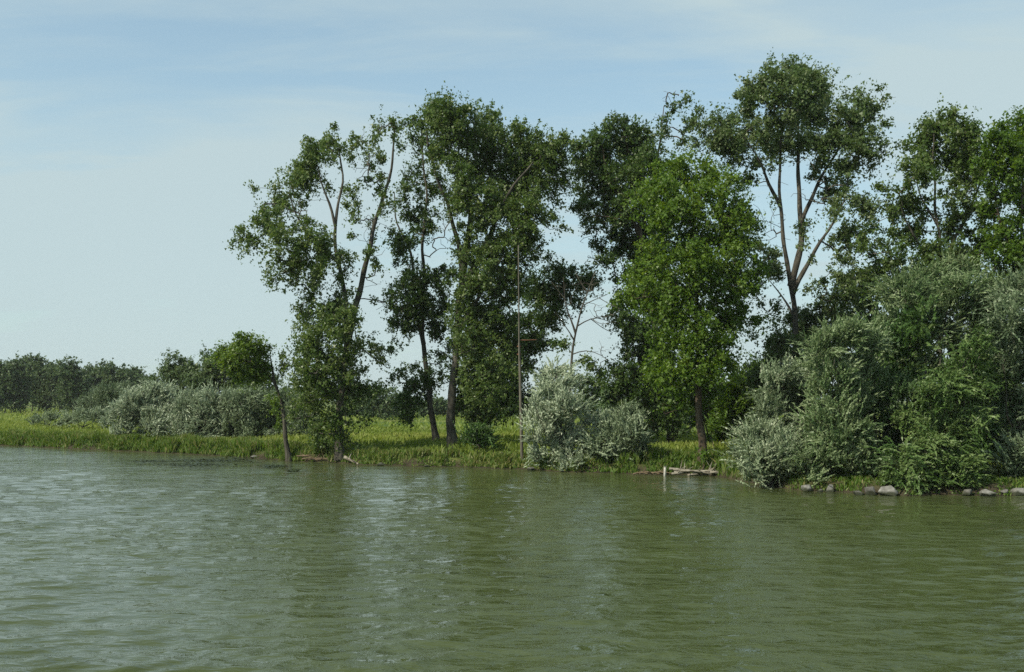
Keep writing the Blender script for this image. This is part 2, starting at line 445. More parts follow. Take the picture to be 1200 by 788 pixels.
def grow(nodes, ndir, targets, rs, up=0.35):
    """join every target point to the nearest wood (shortest link first); returns the new twig paths and the child lists"""
    N = [p for p in nodes]; D = [q for q in ndir]
    par = [-1] * len(N)
    rem = np.arange(len(targets))
    base = np.asarray(N); best = np.full(len(targets), 1e9); bi = np.zeros(len(targets), int)
    def upd(new_idx):
        P_ = np.asarray([N[i] for i in new_idx])
        diff = targets[rem][:, None, :] - P_[None, :, :]
        dist = np.linalg.norm(diff, axis=2)
        cost = dist * (1.0 + 0.55 * np.clip(-diff[:, :, 2] / np.maximum(dist, 1e-6), 0, 1))
        k = cost.argmin(axis=1); cm = cost[np.arange(len(rem)), k]
        b = cm < best[rem]
        best[rem[b]] = cm[b]; bi[rem[b]] = np.asarray(new_idx)[k[b]]
    upd(list(range(len(N))))
    paths = []
    while len(rem):
        j = rem[best[rem].argmin()]
        rem = rem[rem != j]
        p0 = np.asarray(N[bi[j]]); p1 = targets[j]; L = np.linalg.norm(p1 - p0)
        d0 = np.asarray(D[bi[j]])
        ctrl = p0 + (0.30 * d0 + up * np.array([0, 0, 1.0])) * L * 0.45 + rs.normal(0, 0.06, 3) * L
        n = max(2, int(L / 0.45) + 1)
        tt = np.linspace(0, 1, n + 1)[1:, None]
        pts = (1 - tt) ** 2 * p0 + 2 * tt * (1 - tt) * ctrl + tt ** 2 * p1
        ids = []
        prev = bi[j]
        for q in pts:
            D.append((q - np.asarray(N[prev])) / max(1e-6, np.linalg.norm(q - np.asarray(N[prev]))))
            N.append(q); par.append(prev); prev = len(N) - 1; ids.append(prev)
        paths.append([bi[j]] + ids)
        if len(rem): upd(ids)
    return np.asarray(N), par, paths

def poplar_leaves(cl, cr, cen, rs, per, size, tone0, spread=0.27):
    """round leaves hanging along short side twigs that leave each branch end; cl branch ends, cr reach"""
    K = len(cl); nl = 11
    n = np.maximum(2, rs.poisson(per / nl, K))
    k = np.repeat(np.arange(K), n)
    out = norm(cl - cen)
    d = norm(out[k] * 0.45 + rs.normal(0, 0.75, (len(k), 3)) + np.array([0.05, 0, 0.18]))
    SL = cr[k] * np.clip(rs.gamma(4.0, 0.33, len(k)), 0.35, 1.9)
    st = cl[k] + rs.normal(0, 0.22, (len(k), 3)) * cr[k][:, None]
    s = np.sort(rs.uniform(0, 1, (len(k), nl)), axis=1) ** 0.8
    q = st[:, None, :] + d[:, None, :] * (s * SL[:, None])[:, :, None]
    q[:, :, 2] -= 0.18 * (s ** 2) * SL[:, None]
    q = q.reshape(-1, 3) + rs.normal(0, 0.075, (len(k) * nl, 3))
    ax = rs.normal(0, 1, q.shape); ax[:, 2] -= 0.6
    nr = rs.normal(0, 1, q.shape) + np.repeat(d, nl, 0) * 0.4; nr[:, 2] += 0.5
    L = size * np.clip(rs.gamma(9.0, 0.111, len(q)), 0.4, 1.9); W = L * rs.uniform(0.7, 1.0, len(q))
    ct = tone0 + rs.normal(0, 0.13, K)
    tone = np.repeat(ct[k], nl) + rs.normal(0, spread * 0.85, len(q))
    return tri_leaves(q, ax, nr, L, W, tone)

def spray_leaves(cl, cr, cen, rs, shoots, nleaf, L0, W0, tone0, droop, lift, wind=(0.25, 0.0, 0.1)):
    """narrow leaves set along arching shoots that leave each clump outwards"""
    K = len(cl)
    n = np.maximum(3, rs.poisson(shoots, K))
    k = np.repeat(np.arange(K), n)
    out = norm(cl - cen)
    cd = rs.normal(0, 0.45, (K, 3))
    d = norm(out[k] * 0.75 + cd[k] + rs.normal(0, 0.36, (len(k), 3)) + np.array([0, 0, lift]) + np.array(wind))
    SL = cr[k] * rs.uniform(0.6, 1.7, len(k))
    st = cl[k] + rs.normal(0, 0.35, (len(k), 3)) * cr[k][:, None]
    s = np.tile(np.linspace(0.05, 1, nleaf), (len(k), 1)) + rs.uniform(-0.03, 0.03, (len(k), nleaf))
    q = st[:, None, :] + d[:, None, :] * (s * SL[:, None])[:, :, None]
    q[:, :, 2] -= droop * (s ** 2) * SL[:, None]
    tan = d[:, None, :] * np.ones((1, nleaf, 1)); tan = tan.copy(); tan[:, :, 2] -= 2 * droop * s
    q = q.reshape(-1, 3); tan = norm(tan.reshape(-1, 3))
    ax = tan + rs.normal(0, 0.34, q.shape)
    cn = rs.normal(0, 0.45, (K, 3))
    nr = rs.normal(0, 0.42, q.shape) + np.repeat(cn[k] + 0.35 * out[k], nleaf, 0); nr[:, 2] += 0.6
    L = L0 * rs.uniform(0.7, 1.3, len(q)); W = W0 * rs.uniform(0.7, 1.3, len(q))
    ct = tone0 + rs.normal(0, 0.15, K); sht = rs.normal(0, 0.10, len(k))
    tone = np.repeat(ct[k] + sht, nleaf) + rs.normal(0, 0.15, len(q)) + 0.12 * (np.tile(np.linspace(-1, 1, nleaf), len(k)))
    return tri_leaves(q, ax, nr, L, W, tone)

def plant(name, label, cat, depth, base, stems, blobs, seed, leaf, style='poplar', group=None, bark='bark', r0=0.25,
          per=58, size=0.17, clump=0.55, dens=1.0, tone=0.45, shoots=6, nleaf=9, L0=0.24, W0=0.05, droop=0.35, lift=0.4,
          thick=0.85, crown_name='crown', twig_r=0.011, up=0.35, roots=0, trunk_name='trunk'):
    """a tree or shrub: stems are pixel polylines at the given depth (first one is the trunk),
    blobs are masses of foliage (x, y, rx, ry[, density[, depth offset]])"""
    rs = np.random.RandomState(seed)
    m = depth / FOC
    bp = P(base[0], base[1], depth)
    bp[2] = float(ground_z(bp[0], depth)) - 0.05
    root = empty(name, bp)
    tag(root, label, cat, group)
    xs = [b[0] for b in blobs]; xr = max(xs) - min(xs) if blobs else 0
    xc = 0.5 * (max(xs) + min(xs)) if blobs else 0
    # wood
    wood_nodes, wood_dirs = [], []
    for si, st in enumerate(stems):
        off = 0.0; pts_px = st
        if isinstance(st, dict):
            off = st.get('off', 0.0); pts_px = st['p']
        if si == 0:
            pts = [bp] + [P(x, y, depth) for x, y in pts_px]
        else:
            n = len(pts_px)
            pts = [P(x, y, depth + off * i / max(1, n - 1)) for i, (x, y) in enumerate(pts_px)]
            near = np.asarray(wood_nodes); k = np.linalg.norm(near - pts[0], axis=1).argmin()
            pts[0] = near[k]
            if isinstance(st, dict) and st.get('ground'):
                pts[0] = np.array([pts[0][0], depth, float(ground_z(pts[0][0], depth)) - 0.05])
        g_ = gnarl(pts, 0.4, 0.05, rs)
        L = np.r_[0, np.cumsum(np.linalg.norm(np.diff(g_, axis=0), axis=1))]; L = L / L[-1]
        ra = 0.56 * r0 if si == 0 else 0.80 * r0 * (st.get('r', 0.5) if isinstance(st, dict) else 0.5)
        rr = ra * (1 - 0.82 * L ** 0.9)
        if si == 0:
            rr = rr * (1 + 0.55 * np.exp(-L * np.linalg.norm(pts[-1] - pts[0]) / 0.55))
        rr = np.maximum(rr, 0.018)
        rr = rr * (1 + 0.06 * np.sin(np.arange(len(rr)) * 1.9 + si))
        v, f = tube(g_, rr, 10 if si == 0 else 7)
        part = put(trunk_name if si == 0 else 'limb', mesh_np(name + '_' + ('trunk' if si == 0 else 'limb'), v - bp, f, 4, M[bark], True), root if si == 0 else trunk_o)
        if si == 0: trunk_o = part
        dirs = norm(np.gradient(g_, axis=0))
        keep = L > (0.25 if si == 0 else 0.1)
        wood_nodes += list(g_[keep]); wood_dirs += list(dirs[keep])
    for i in range(roots):
        a = rs.uniform(0, 6.28); ln = rs.uniform(0.7, 1.6)
        p = [bp + np.array([0, 0, 0.35]), bp + np.array([math.cos(a) * 0.35, math.sin(a) * 0.3 - 0.1, 0.1]),
             bp + np.array([math.cos(a) * ln, math.sin(a) * 0.5 * ln - 0.3, -0.15])]
        g_ = gnarl(p, 0.15, 0.04, rs)
        v, f = tube(g_, np.linspace(0.10, 0.03, len(g_)), 6)
        put('root', mesh_np(name + '_root', v - bp, f, 4, M[bark], True), root)
    if not blobs:
        return root
    # foliage masses
    cl, cr, cb, bare = [], [], [], []
    for b in blobs:
        x, y, rx, ry = b[:4]; dn = abs(b[4]) if len(b) > 4 else 1.0; leafless = len(b) > 4 and b[4] < 0
        if len(b) > 5: do = b[5]
        else:
            q = min(1.0, abs(x - xc) / max(1.0, 0.5 * xr + 10))
            do = rs.uniform(-1, 1) * (0.42 if style == 'poplar' else 0.62) * (0.5 * xr * m + 1.0) * math.sqrt(1 - q * q * 0.9)
        cpos = P(x, y, depth + do)
        rd = thick * 0.5 * (rx + ry) * m
        n = max(2, int(round((2.5 if style == 'poplar' else 2.2) * dens * dn * 40 * (rx * ry / 2000.0) * (m / 0.045) ** 2 * (0.55 / clump) ** 2)))
        o = norm(rs.normal(0, 1, (n, 3))) * rs.uniform(0, 1, (n, 1)) ** (1 / (2.4 if style == 'poplar' else 4.0)) * (1 + (0.22 if style == 'poplar' else 0.10) * rs.normal(0, 1, (n, 1)))
        if style != 'poplar': o[:, 2] = np.where(o[:, 2] < -0.30, -0.9 * o[:, 2], o[:, 2])      # lobes leafy on top, hollow below
        pts = cpos + o * np.array([rx * m, rd, ry * m])
        pts[:, 2] = np.maximum(pts[:, 2], ground_z(pts[:, 0], pts[:, 1]).clip(0.0) + 0.25 * clump)
        bare.append(rs.uniform(0, 1, n) < (2.0 if leafless else (0.42 if dn < 0.65 else 0.06))); cl.append(pts); cr.append(clump * (0.86 if style == 'poplar' else 1.0) * rs.uniform(0.5, 1.4, n) * (0.75 + 0.25 * min(1, dn))); cb.append(np.repeat(cpos[None], n, 0))
    cl = np.concatenate(cl); cr = np.concatenate(cr); cb = np.concatenate(cb)
    N, par, paths = grow(wood_nodes, wood_dirs, cl, rs, up)
    rad2 = np.zeros(len(N))
    nb = len(wood_nodes)
    tips = [p[-1] for p in paths]
    for t_ in tips: rad2[t_] += twig_r ** 2.2
    for i in range(len(N) - 1, nb - 1, -1):
        if par[i] >= 0: rad2[par[i]] += rad2[i]
    rad = np.minimum(np.maximum(rad2, 1e-9) ** (1 / 2.2), 0.10 * r0)
    tb = []
    for p in paths:
        r_ = rad[p].copy(); r_[0] = min(r_[0], r_[1] * 1.1)
        mx = r_.max()
        tb.append(tube(N[p], r_, 6 if mx > 0.05 else (4 if mx > 0.025 else 3)))
    v, f = join(tb)
    bo = put('branches', mesh_np(name + '_branches', v - bp, f, 4, M['twig'] if bark == 'bark' else M[bark], True), root)
    bo['kind'] = 'stuff'
    lf = ~np.concatenate(bare); cl, cr, cb = cl[lf], cr[lf], cb[lf]
    if style == 'poplar':
        v, f, tn = poplar_leaves(cl, cr, cb, rs, per * 2.4, size * 0.68, tone)
    else:
        v, f, tn = spray_leaves(cl, cr, cb, rs, shoots, nleaf, L0, W0, tone, droop, lift)
    low = v[:, 2] < 0.03
    v[low, 2] = 0.03 + 0.02 * rs.uniform(0, 1, low.sum())
    co_ = put(crown_name, mesh_np(name + '_' + crown_name, v - bp, f, 3, M[leaf], False, {'tone': tn}), root)
    co_['kind'] = 'stuff'
    return root

# ------------------------------------------------------------------ tall riverside poplars
plant('poplar_tree', 'ragged two-stemmed poplar at the left end of the tall row, leaves sparse at top', 'tree', 58, (399, 540),
      [[(397, 500), (402, 440), (408, 390), (404, 345), (394, 300), (393, 262), (397, 235), (402, 213), (398, 180)],
       {'p': [(406, 400), (414, 372), (421, 347), (431, 295), (441, 254), (455, 220), (460, 180), (463, 140)], 'r': 0.62, 'off': 1.0},
       {'p': [(393, 262), (381, 227), (372, 195)], 'r': 0.3, 'off': -0.6},
       {'p': [(396, 310), (378, 290), (362, 277), (346, 254), (338, 225)], 'r': 0.36, 'off': -1.4},
       {'p': [(408, 395), (425, 410), (445, 425), (455, 432)], 'r': 0.2, 'off': 0.8}],
      [(368, 190, 24, 32), (388, 172, 16, 20, .8), (352, 208, 22, 18), (335, 232, 26, 18, .9), (296, 220, 12, 7, .6), (292, 278, 20, 12, .7), (318, 262, 22, 16, .7), (352, 282, 36, 26),
       (330, 312, 28, 20, .7), (385, 300, 26, 26), (360, 330, 26, 20, .7), (420, 175, 16, 26, .4), (452, 155, 20, 26, .6), (448, 205, 18, 26, .4), (428, 262, 20, 30, .55), (418, 232, 14, 20, .3),
       (378, 365, 34, 30), (362, 395, 26, 26, .8), (398, 372, 24, 26, .8), (345, 425, 16, 16, .7), (385, 420, 34, 30), (432, 410, 22, 14, .7), (410, 455, 28, 30, .9), (375, 462, 30, 30, 1.0), (362, 440, 22, 24),
       (398, 500, 26, 22, .7), (412, 520, 20, 16, .5), (384, 520, 20, 14, .5), (352, 480, 18, 22, .5), (404, 400, 14, 22, .5, -1.3), (400, 445, 16, 18, .5, -1.4), (398, 485, 14, 16, .45, -1.2), (438, 290, 14, 22, .5), (450, 240, 14, 22, .5), (440, 330, 14, 18, .4), (432, 200, 24, 44, -.7), (440, 340, 22, 24, -.6), (320, 240, 26, 26, -.5), (352, 250, 20, 30, -.5)],
      101, 'poplar', r0=0.42, dens=0.78, tone=0.52, per=56, size=0.165, clump=0.55)

plant('poplar_tree', 'slender dark poplar with a forked stem, second from the left of the tall row', 'tree', 63, (513, 523),
      [[(505, 480), (499, 430), (496, 398), (496, 330), (496, 275), (500, 244), (496, 186), (494, 150)],
       {'p': [(497, 405), (488, 372), (484, 320), (482, 295), (465, 265), (462, 225)], 'r': 0.55, 'off': 1.2}],
      [(478, 355, 24, 22), (505, 350, 20, 26), (487, 322, 20, 16), (515, 322, 18, 18, .7), (468, 380, 16, 18, .8), (512, 380, 16, 22, .9), (470, 296, 12, 16, .7), (492, 262, 24, 16), (480, 280, 18, 12),
       (502, 222, 20, 18, .8), (482, 200, 16, 18, .6), (500, 180, 16, 26, .7), (470, 235, 12, 22, .5), (474, 170, 14, 24, .4), (488, 455, 20, 26, .8), (478, 480, 18, 16, .7), (510, 440, 16, 22, .6), (520, 410, 14, 18, .5), (520, 270, 16, 40, -.7), (505, 300, 16, 30, -.5), (470, 440, 12, 20, .6), (462, 345, 10, 14, .7)],
      102, 'poplar_dark', r0=0.34, dens=0.85, tone=0.40, per=58, size=0.17, clump=0.55)

plant('poplar_tree', 'broad full-crowned poplar with a pale trunk, behind and left of the mast', 'tree', 60, (530, 524),
      [[(529, 480), (531, 440), (535, 400), (539, 350), (541, 320), (537, 285), (527, 241), (512, 213), (503, 180), (500, 150)],
       {'p': [(540, 325), (548, 280), (553, 235), (548, 190), (545, 150), (540, 128)], 'r': 0.6, 'off': 0.6},
       {'p': [(541, 345), (560, 305), (580, 260), (600, 220), (625, 190)], 'r': 0.55, 'off': -1.0},
       {'p': [(537, 390), (556, 360), (570, 330), (590, 300)], 'r': 0.4, 'off': -1.6}],
      [(506, 140, 24, 22), (540, 140, 28, 24), (520, 172, 26, 24), (572, 150, 24, 22, .9), (560, 182, 32, 26), (604, 172, 28, 26), (636, 182, 24, 24), (655, 175, 14, 18, .8), (590, 210, 32, 26), (628, 220, 26, 24),
       (545, 220, 26, 28, .9), (575, 250, 34, 30), (615, 258, 28, 28), (645, 262, 16, 14, .5), (560, 290, 26, 28, .9), (596, 295, 30, 24), (622, 290, 18, 18, .6), (570, 330, 34, 24), (600, 335, 22, 20, .8), (552, 355, 20, 24, .8),
       (574, 375, 34, 26), (558, 410, 26, 28), (590, 405, 28, 26), (572, 445, 34, 30), (548, 455, 18, 28, .9), (560, 480, 26, 20, .9), (520, 130, 16, 14, .7), (540, 395, 12, 26, .6, -1.5), (534, 330, 10, 24, .4, -1.2), (652, 205, 18, 20, .8), (556, 500, 14, 12, .6)],
      103, 'poplar', r0=0.50, tone=0.48, per=58, size=0.165, clump=0.55, dens=1.05)

plant('poplar_tree', 'crooked dark tree whose leafy limb reaches right past the mast', 'tree', 67, (570, 520),
      [[(573, 490), (580, 455), (592, 420), (606, 388), (632, 358), (660, 338), (690, 330)],
       {'p': [(592, 422), (596, 390), (598, 350)], 'r': 0.5, 'off': 1.0}],
      [(632, 342, 24, 20), (655, 332, 24, 18), (684, 330, 20, 11), (640, 370, 22, 18), (668, 352, 18, 14, .7), (616, 388, 18, 18), (636, 400, 20, 10, .8), (606, 420, 22, 26), (585, 455, 26, 26), (600, 475, 22, 20), (566, 470, 16, 20), (648, 312, 12, 10, .6)],
      104, 'poplar_dark', r0=0.30, tone=0.36, per=60, size=0.18, clump=0.55)

plant('dead_tree', 'bare dead tree with forked grey branches above the silver shrub', 'tree', 58, (669, 528),
      [[(669, 480), (669, 430), (672, 405), (672, 388), (681, 364), (692, 335), (698, 318)],
       {'p': [(672, 390), (664, 364), (662, 340), (660, 325)], 'r': 0.36, 'off': 0.4},
       {'p': [(672, 398), (660, 378), (650, 365)], 'r': 0.26, 'off': -0.5},
       {'p': [(674, 412), (690, 408), (704, 414), (712, 422)], 'r': 0.22, 'off': -0.4},
       {'p': [(677, 380), (690, 372), (704, 370), (716, 378)], 'r': 0.24, 'off': 0.6},
       {'p': [(684, 358), (700, 350), (712, 345)], 'r': 0.2, 'off': -0.3},
       {'p': [(689, 342), (678, 330), (674, 318)], 'r': 0.18, 'off': 0.4},
       {'p': [(692, 372), (708, 386), (718, 390)], 'r': 0.15, 'off': 0.8},
       {'p': [(702, 349), (716, 358), (726, 362)], 'r': 0.12, 'off': -0.8},
       {'p': [(663, 350), (652, 338), (646, 330)], 'r': 0.14, 'off': 0.2}],
      [(690, 425, 14, 10, .6), (655, 405, 12, 8, .5), (700, 440, 12, 12, .5), (690, 340, 24, 22, -1.0), (706, 372, 20, 18, -1.0), (662, 345, 14, 20, -.8), (705, 408, 16, 10, -.7), (722, 360, 10, 14, -.8)], 105, 'poplar', r0=0.22, twig_r=0.008, tone=0.5, size=0.16, clump=0.4)

plant('poplar_tree', 'dark tall poplar behind the bright tree, crown leaning left over the gap', 'tree', 63, (786, 530),
      [[(784, 495), (778, 450), (768, 400), (760, 350), (752, 290), (745, 240), (738, 190), (730, 150)],
       {'p': [(750, 280), (730, 240), (712, 205), (705, 170)], 'r': 0.5, 'off': -1.0},
       {'p': [(748, 260), (765, 210), (775, 165), (778, 125)], 'r': 0.4, 'off': 0.8}],
      [(722, 160, 24, 22), (700, 182, 22, 24), (745, 168, 22, 24), (730, 200, 30, 24), (700, 220, 24, 20), (762, 195, 24, 26), (745, 232, 30, 24), (715, 250, 24, 20, .9), (692, 268, 14, 14, .6), (706, 290, 14, 12, .5),
       (750, 268, 28, 24), (728, 288, 22, 18, .8), (755, 305, 26, 22), (740, 325, 16, 12, .7), (776, 140, 16, 20, .45), (795, 160, 16, 18, .45), (780, 115, 12, 10, .25), (800, 120, 14, 10, .2),
       (770, 350, 24, 24), (750, 395, 20, 22, .8), (748, 430, 22, 24, .9), (770, 455, 30, 26), (745, 470, 20, 22, .8), (790, 490, 26, 18, .8), (762, 495, 24, 18, .8), (680, 190, 14, 18, .8), (690, 245, 14, 16, .8), (772, 395, 22, 24), (735, 385, 18, 20, .9), (730, 440, 18, 20, .9), (738, 350, 16, 16, .7), (726, 470, 16, 18, .8), (715, 315, 12, 14, .5), (790, 115, 24, 14, -.7), (690, 300, 16, 24, -.5)],
      106, 'poplar_dark', r0=0.40, bark='bark_brown', tone=0.44, dens=1.05, per=60, size=0.18, clump=0.58)

plant('riverside_tree', 'dense bright yellow-green tree rooted in driftwood at the water edge', 'tree', 49.5, (824, 552),
      [[(821, 515), (820, 480), (818, 430), (818, 380), (814, 320), (812, 260), (812, 215)],
       {'p': [(818, 400), (795, 360), (770, 345), (745, 350)], 'r': 0.4, 'off': -1.0},
       {'p': [(816, 350), (835, 310), (845, 270), (848, 240)], 'r': 0.45, 'off': 0.8},
       {'p': [(819, 440), (838, 410), (852, 400)], 'r': 0.3, 'off': -0.7}],
      [(795, 205, 28, 20), (820, 205, 24, 22), (772, 226, 24, 16), (842, 226, 24, 24), (805, 240, 32, 24), (860, 252, 18, 22), (780, 258, 28, 20), (830, 270, 34, 26), (800, 292, 34, 24), (862, 292, 22, 26), (770, 300, 24, 20, .9),
       (752, 335, 24, 18), (735, 352, 18, 12, .8), (785, 332, 32, 22), (826, 322, 34, 26), (862, 332, 22, 24), (770, 366, 28, 18), (805, 370, 32, 24), (845, 370, 28, 26), (782, 402, 30, 20), (825, 412, 32, 24), (850, 420, 18, 20, .9),
       (800, 440, 30, 18), (772, 438, 20, 18), (835, 452, 22, 16, .8), (806, 466, 26, 14, .7), (785, 478, 14, 12, .5), (844, 500, 14, 14, .35), (836, 530, 16, 12, .5), (872, 270, 14, 18, .8), (876, 320, 14, 18, .8), (815, 390, 16, 24, .8, -1.6), (812, 300, 20, 30, .7, -1.8), (818, 440, 18, 14, .8, -1.4), (868, 375, 16, 18, .8)],
      107, 'bright', r0=0.36, bark='bark_brown', tone=0.48, per=62, size=0.155, clump=0.52, roots=8, dens=0.88)

plant('poplar_tree', 'tallest poplar with a high airy crown on three pale stems, right of centre', 'tree', 53, (928, 545),
      [[(928, 490), (930, 430), (932, 380), (929, 332), (919, 295), (914, 255), (914, 220), (916, 176), (914, 130)],
       {'p': [(930, 336), (938, 290), (939, 255), (937, 215), (934, 176), (935, 130), (938, 95)], 'r': 0.62, 'off': 0.8},
       {'p': [(931, 340), (944, 312), (956, 290), (977, 262), (990, 235)], 'r': 0.5, 'off': -0.8},
       {'p': [(940, 262), (950, 236), (968, 194), (990, 165), (1010, 140)], 'r': 0.4, 'off': 0.6},
       {'p': [(915, 245), (902, 215), (885, 180), (868, 155)], 'r': 0.36, 'off': -0.8},
       {'p': [(932, 370), (915, 345), (898, 325)], 'r': 0.25, 'off': 0.6}],
      [(922, 84, 30, 12, .9), (950, 86, 18, 12, .8), (890, 108, 22, 20), (918, 96, 28, 20), (945, 100, 26, 22), (962, 108, 18, 18, .8), (905, 132, 32, 22), (945, 135, 30, 22), (985, 140, 24, 18), (1010, 130, 24, 20, .8), (1032, 118, 14, 14, .6), (1028, 146, 16, 14, .6), (875, 148, 26, 20),
       (850, 166, 24, 20), (832, 150, 18, 22, .7), (868, 182, 24, 14, .9), (915, 166, 32, 16), (965, 164, 30, 18), (1005, 170, 26, 18), (1025, 178, 14, 12, .6), (990, 196, 24, 12, .9), (1020, 196, 12, 10, .5),
       (985, 226, 22, 13, .8), (1008, 240, 22, 15, .8), (900, 218, 14, 20, .5), (890, 250, 10, 16, .4), (995, 268, 22, 18, .8), (978, 245, 12, 12, .6), (938, 275, 10, 10, .7), (990, 300, 18, 18, .6), (965, 210, 14, 18, .4),
       (892, 300, 18, 18, .8), (905, 325, 14, 14, .6), (880, 275, 10, 14, .5), (935, 385, 26, 26), (915, 410, 24, 26), (948, 420, 24, 26), (900, 440, 22, 24, .9), (960, 370, 22, 20, .8), (925, 440, 24, 24), (965, 335, 18, 18, .6), (1000, 330, 20, 18, .7), (985, 350, 20, 16, .8), (905, 360, 16, 16, .6), (885, 340, 14, 16, .6), (950, 300, 12, 14, .45), (975, 280, 12, 14, .5), (880, 215, 12, 18, .5), (955, 190, 16, 20, .4), (900, 190, 20, 16, .6), (960, 230, 40, 40, -.6), (905, 280, 24, 40, -.6)],
      108, 'poplar_grey', r0=0.38, tone=0.50, dens=0.92, per=56, size=0.165, clump=0.52)

plant('poplar_tree', 'open-crowned poplar behind the willows, sky showing between its branches', 'tree', 51, (1104, 540),
      [[(1102, 480), (1102, 400), (1104, 330), (1101, 280), (1097, 250), (1096, 215), (1092, 180), (1095, 150)],
       {'p': [(1102, 320), (1120, 280), (1135, 250), (1148, 215), (1150, 180)], 'r': 0.5, 'off': 0.8},
       {'p': [(1102, 330), (1080, 295), (1065, 265), (1055, 240)], 'r': 0.42, 'off': -0.8},
       {'p': [(1098, 262), (1082, 235), (1072, 205)], 'r': 0.3, 'off': 0.6}],
      [(1098, 150, 20, 16), (1118, 152, 20, 18), (1085, 175, 22, 18), (1112, 182, 26, 18), (1135, 172, 18, 20), (1070, 200, 20, 16, .8), (1050, 218, 18, 14, .7), (1092, 206, 20, 14, .7), (1140, 205, 24, 18), (1060, 245, 24, 16, .8),
       (1085, 240, 20, 16, .6), (1120, 228, 20, 16, .6), (1035, 262, 16, 14, .6), (1065, 278, 24, 16, .8), (1110, 268, 24, 16, .7), (1138, 250, 22, 16, .7), (1085, 300, 26, 18), (1120, 305, 28, 18), (1050, 305, 20, 18, .8), (1150, 285, 24, 20, .8), (1020, 290, 16, 18, .6), (1030, 325, 18, 20, .7), (1100, 335, 34, 20), (1060, 340, 30, 20)],
      109, 'poplar', r0=0.30, dens=0.95, tone=0.46, per=56, size=0.165, clump=0.52)

plant('poplar_tree', 'green poplar cut off by the right edge, above the willows', 'tree', 49, (1216, 545),
      [[(1212, 480), (1205, 400), (1200, 330), (1198, 280), (1196, 240), (1198, 180)],
       {'p': [(1200, 330), (1180, 285), (1168, 245), (1165, 200)], 'r': 0.5, 'off': -0.6},
       {'p': [(1202, 330), (1225, 280), (1245, 230), (1250, 180)], 'r': 0.5, 'off': 0.6}],
      [(1170, 165, 18, 16), (1196, 155, 22, 20), (1222, 160, 24, 24), (1165, 192, 20, 16), (1190, 190, 24, 18), (1220, 200, 28, 24), (1175, 220, 22, 16, .9), (1198, 232, 20, 18, .8), (1160, 250, 16, 14, .6), (1190, 265, 22, 18, .8), (1225, 250, 28, 28), (1172, 290, 20, 18, .8), (1200, 300, 24, 20, .9), (1240, 300, 28, 30), (1180, 325, 24, 18, .9), (1250, 210, 24, 28)],
      110, 'bright', r0=0.30, dens=1.25, bark='bark_brown', tone=0.30, per=58, size=0.16, clump=0.52)

# ------------------------------------------------------------------ small leaning tree on the left bank
plant('leaning_tree', 'small tree with a pale thin trunk leaning left over silver shrubs, yellow-green crown', 'tree', 59.2, (339, 541),
      [[(336, 512), (332, 485), (326, 462), (322, 448), (308, 432), (292, 418), (280, 406)],
       {'p': [(322, 450), (318, 430), (316, 415)], 'r': 0.5, 'off': 0.5},
       {'p': [(300, 425), (278, 425), (258, 422)], 'r': 0.4, 'off': -0.5}],
      [(286, 404, 18, 10, .9), (270, 412, 18, 10, .8), (255, 420, 14, 8, .6), (300, 414, 16, 12, .7), (285, 425, 24, 12), (262, 436, 16, 8, .5), (310, 428, 14, 12, .7), (296, 442, 22, 10, .8), (318, 416, 10, 10, .5), (325, 500, 8, 16, .3), (322, 470, 8, 12, .4)],
      111, 'lime', r0=0.26, bark='bark', tone=0.42, per=50, size=0.15, clump=0.42)

# ------------------------------------------------------------------ shrubs and willows
def shrub(name, label, depth, base, blobs, seed, leaf, group=None, **k):
    a = dict(style='spray', bark='bark', r0=0.09, clump=0.42, crown_name='foliage', trunk_name='stem', thick=0.9)
    a.update(k)
    top = min(b[1] - 0.6 * b[3] for b in blobs)
    rs = np.random.RandomState(seed + 7)
    stems = []
    bs = sorted(blobs, key=lambda b: b[1])[:max(3, len(blobs) // 2)]
    main = bs[0]
    stems.append([(0.5 * (base[0] + main[0]), 0.5 * (base[1] + main[1])), (main[0], main[1])])
    for b in bs[1:6]:
        stems.append({'p': [(base[0] + rs.uniform(-4, 4), base[1] - 1), (0.6 * base[0] + 0.4 * b[0], 0.55 * base[1] + 0.45 * b[1]), (b[0], b[1])], 'r': 0.7, 'off': rs.uniform(-1, 1)})
    return plant(name, label, 'shrub', depth, base, stems, blobs, seed, leaf, group=group, **a)

SIL = dict(L0=0.17, W0=0.055, droop=0.10, lift=0.55, shoots=12, nleaf=12, clump=0.42, dens=1.2)
shrub('silver_shrub', 'leftmost big silver shrub on the bank, rounded with whitish shoots', 76, (168, 526),
      [(160, 478, 22, 18), (185, 472, 22, 18), (140, 495, 18, 18), (165, 500, 26, 18), (190, 500, 20, 20), (150, 515, 20, 10, .7), (178, 462, 14, 10), (205, 485, 14, 18)], 201, 'silver', group='silver shrubs on the left bank', tone=0.52, **SIL)
shrub('silver_shrub', 'middle silver shrub of the left bank, below the green bushy tree', 74, (238, 529),
      [(225, 485, 22, 18), (250, 478, 24, 18), (215, 505, 20, 18), (240, 505, 26, 20), (265, 490, 22, 20), (262, 512, 20, 14), (225, 468, 14, 10, .8), (235, 520, 22, 8, .7)], 202, 'silver', group='silver shrubs on the left bank', tone=0.44, **SIL)
shrub('silver_shrub', 'dull silver shrub directly left of the leaning thin trunk', 72, (296, 530),
      [(290, 475, 22, 16), (310, 480, 20, 18), (280, 500, 22, 20), (305, 505, 22, 18), (295, 520, 24, 8, .8), (272, 480, 14, 16)], 203, 'silver_dull', group='silver shrubs on the left bank', tone=0.45, **SIL)
shrub('silver_shrub', 'dull silver shrub between the leaning trunk and the ragged poplar', 71, (344, 528),
      [(338, 476, 20, 16), (352, 490, 16, 22), (332, 500, 20, 18), (350, 512, 16, 12, .8)], 204, 'silver_dull', group='silver shrubs on the left bank', tone=0.38, **SIL)
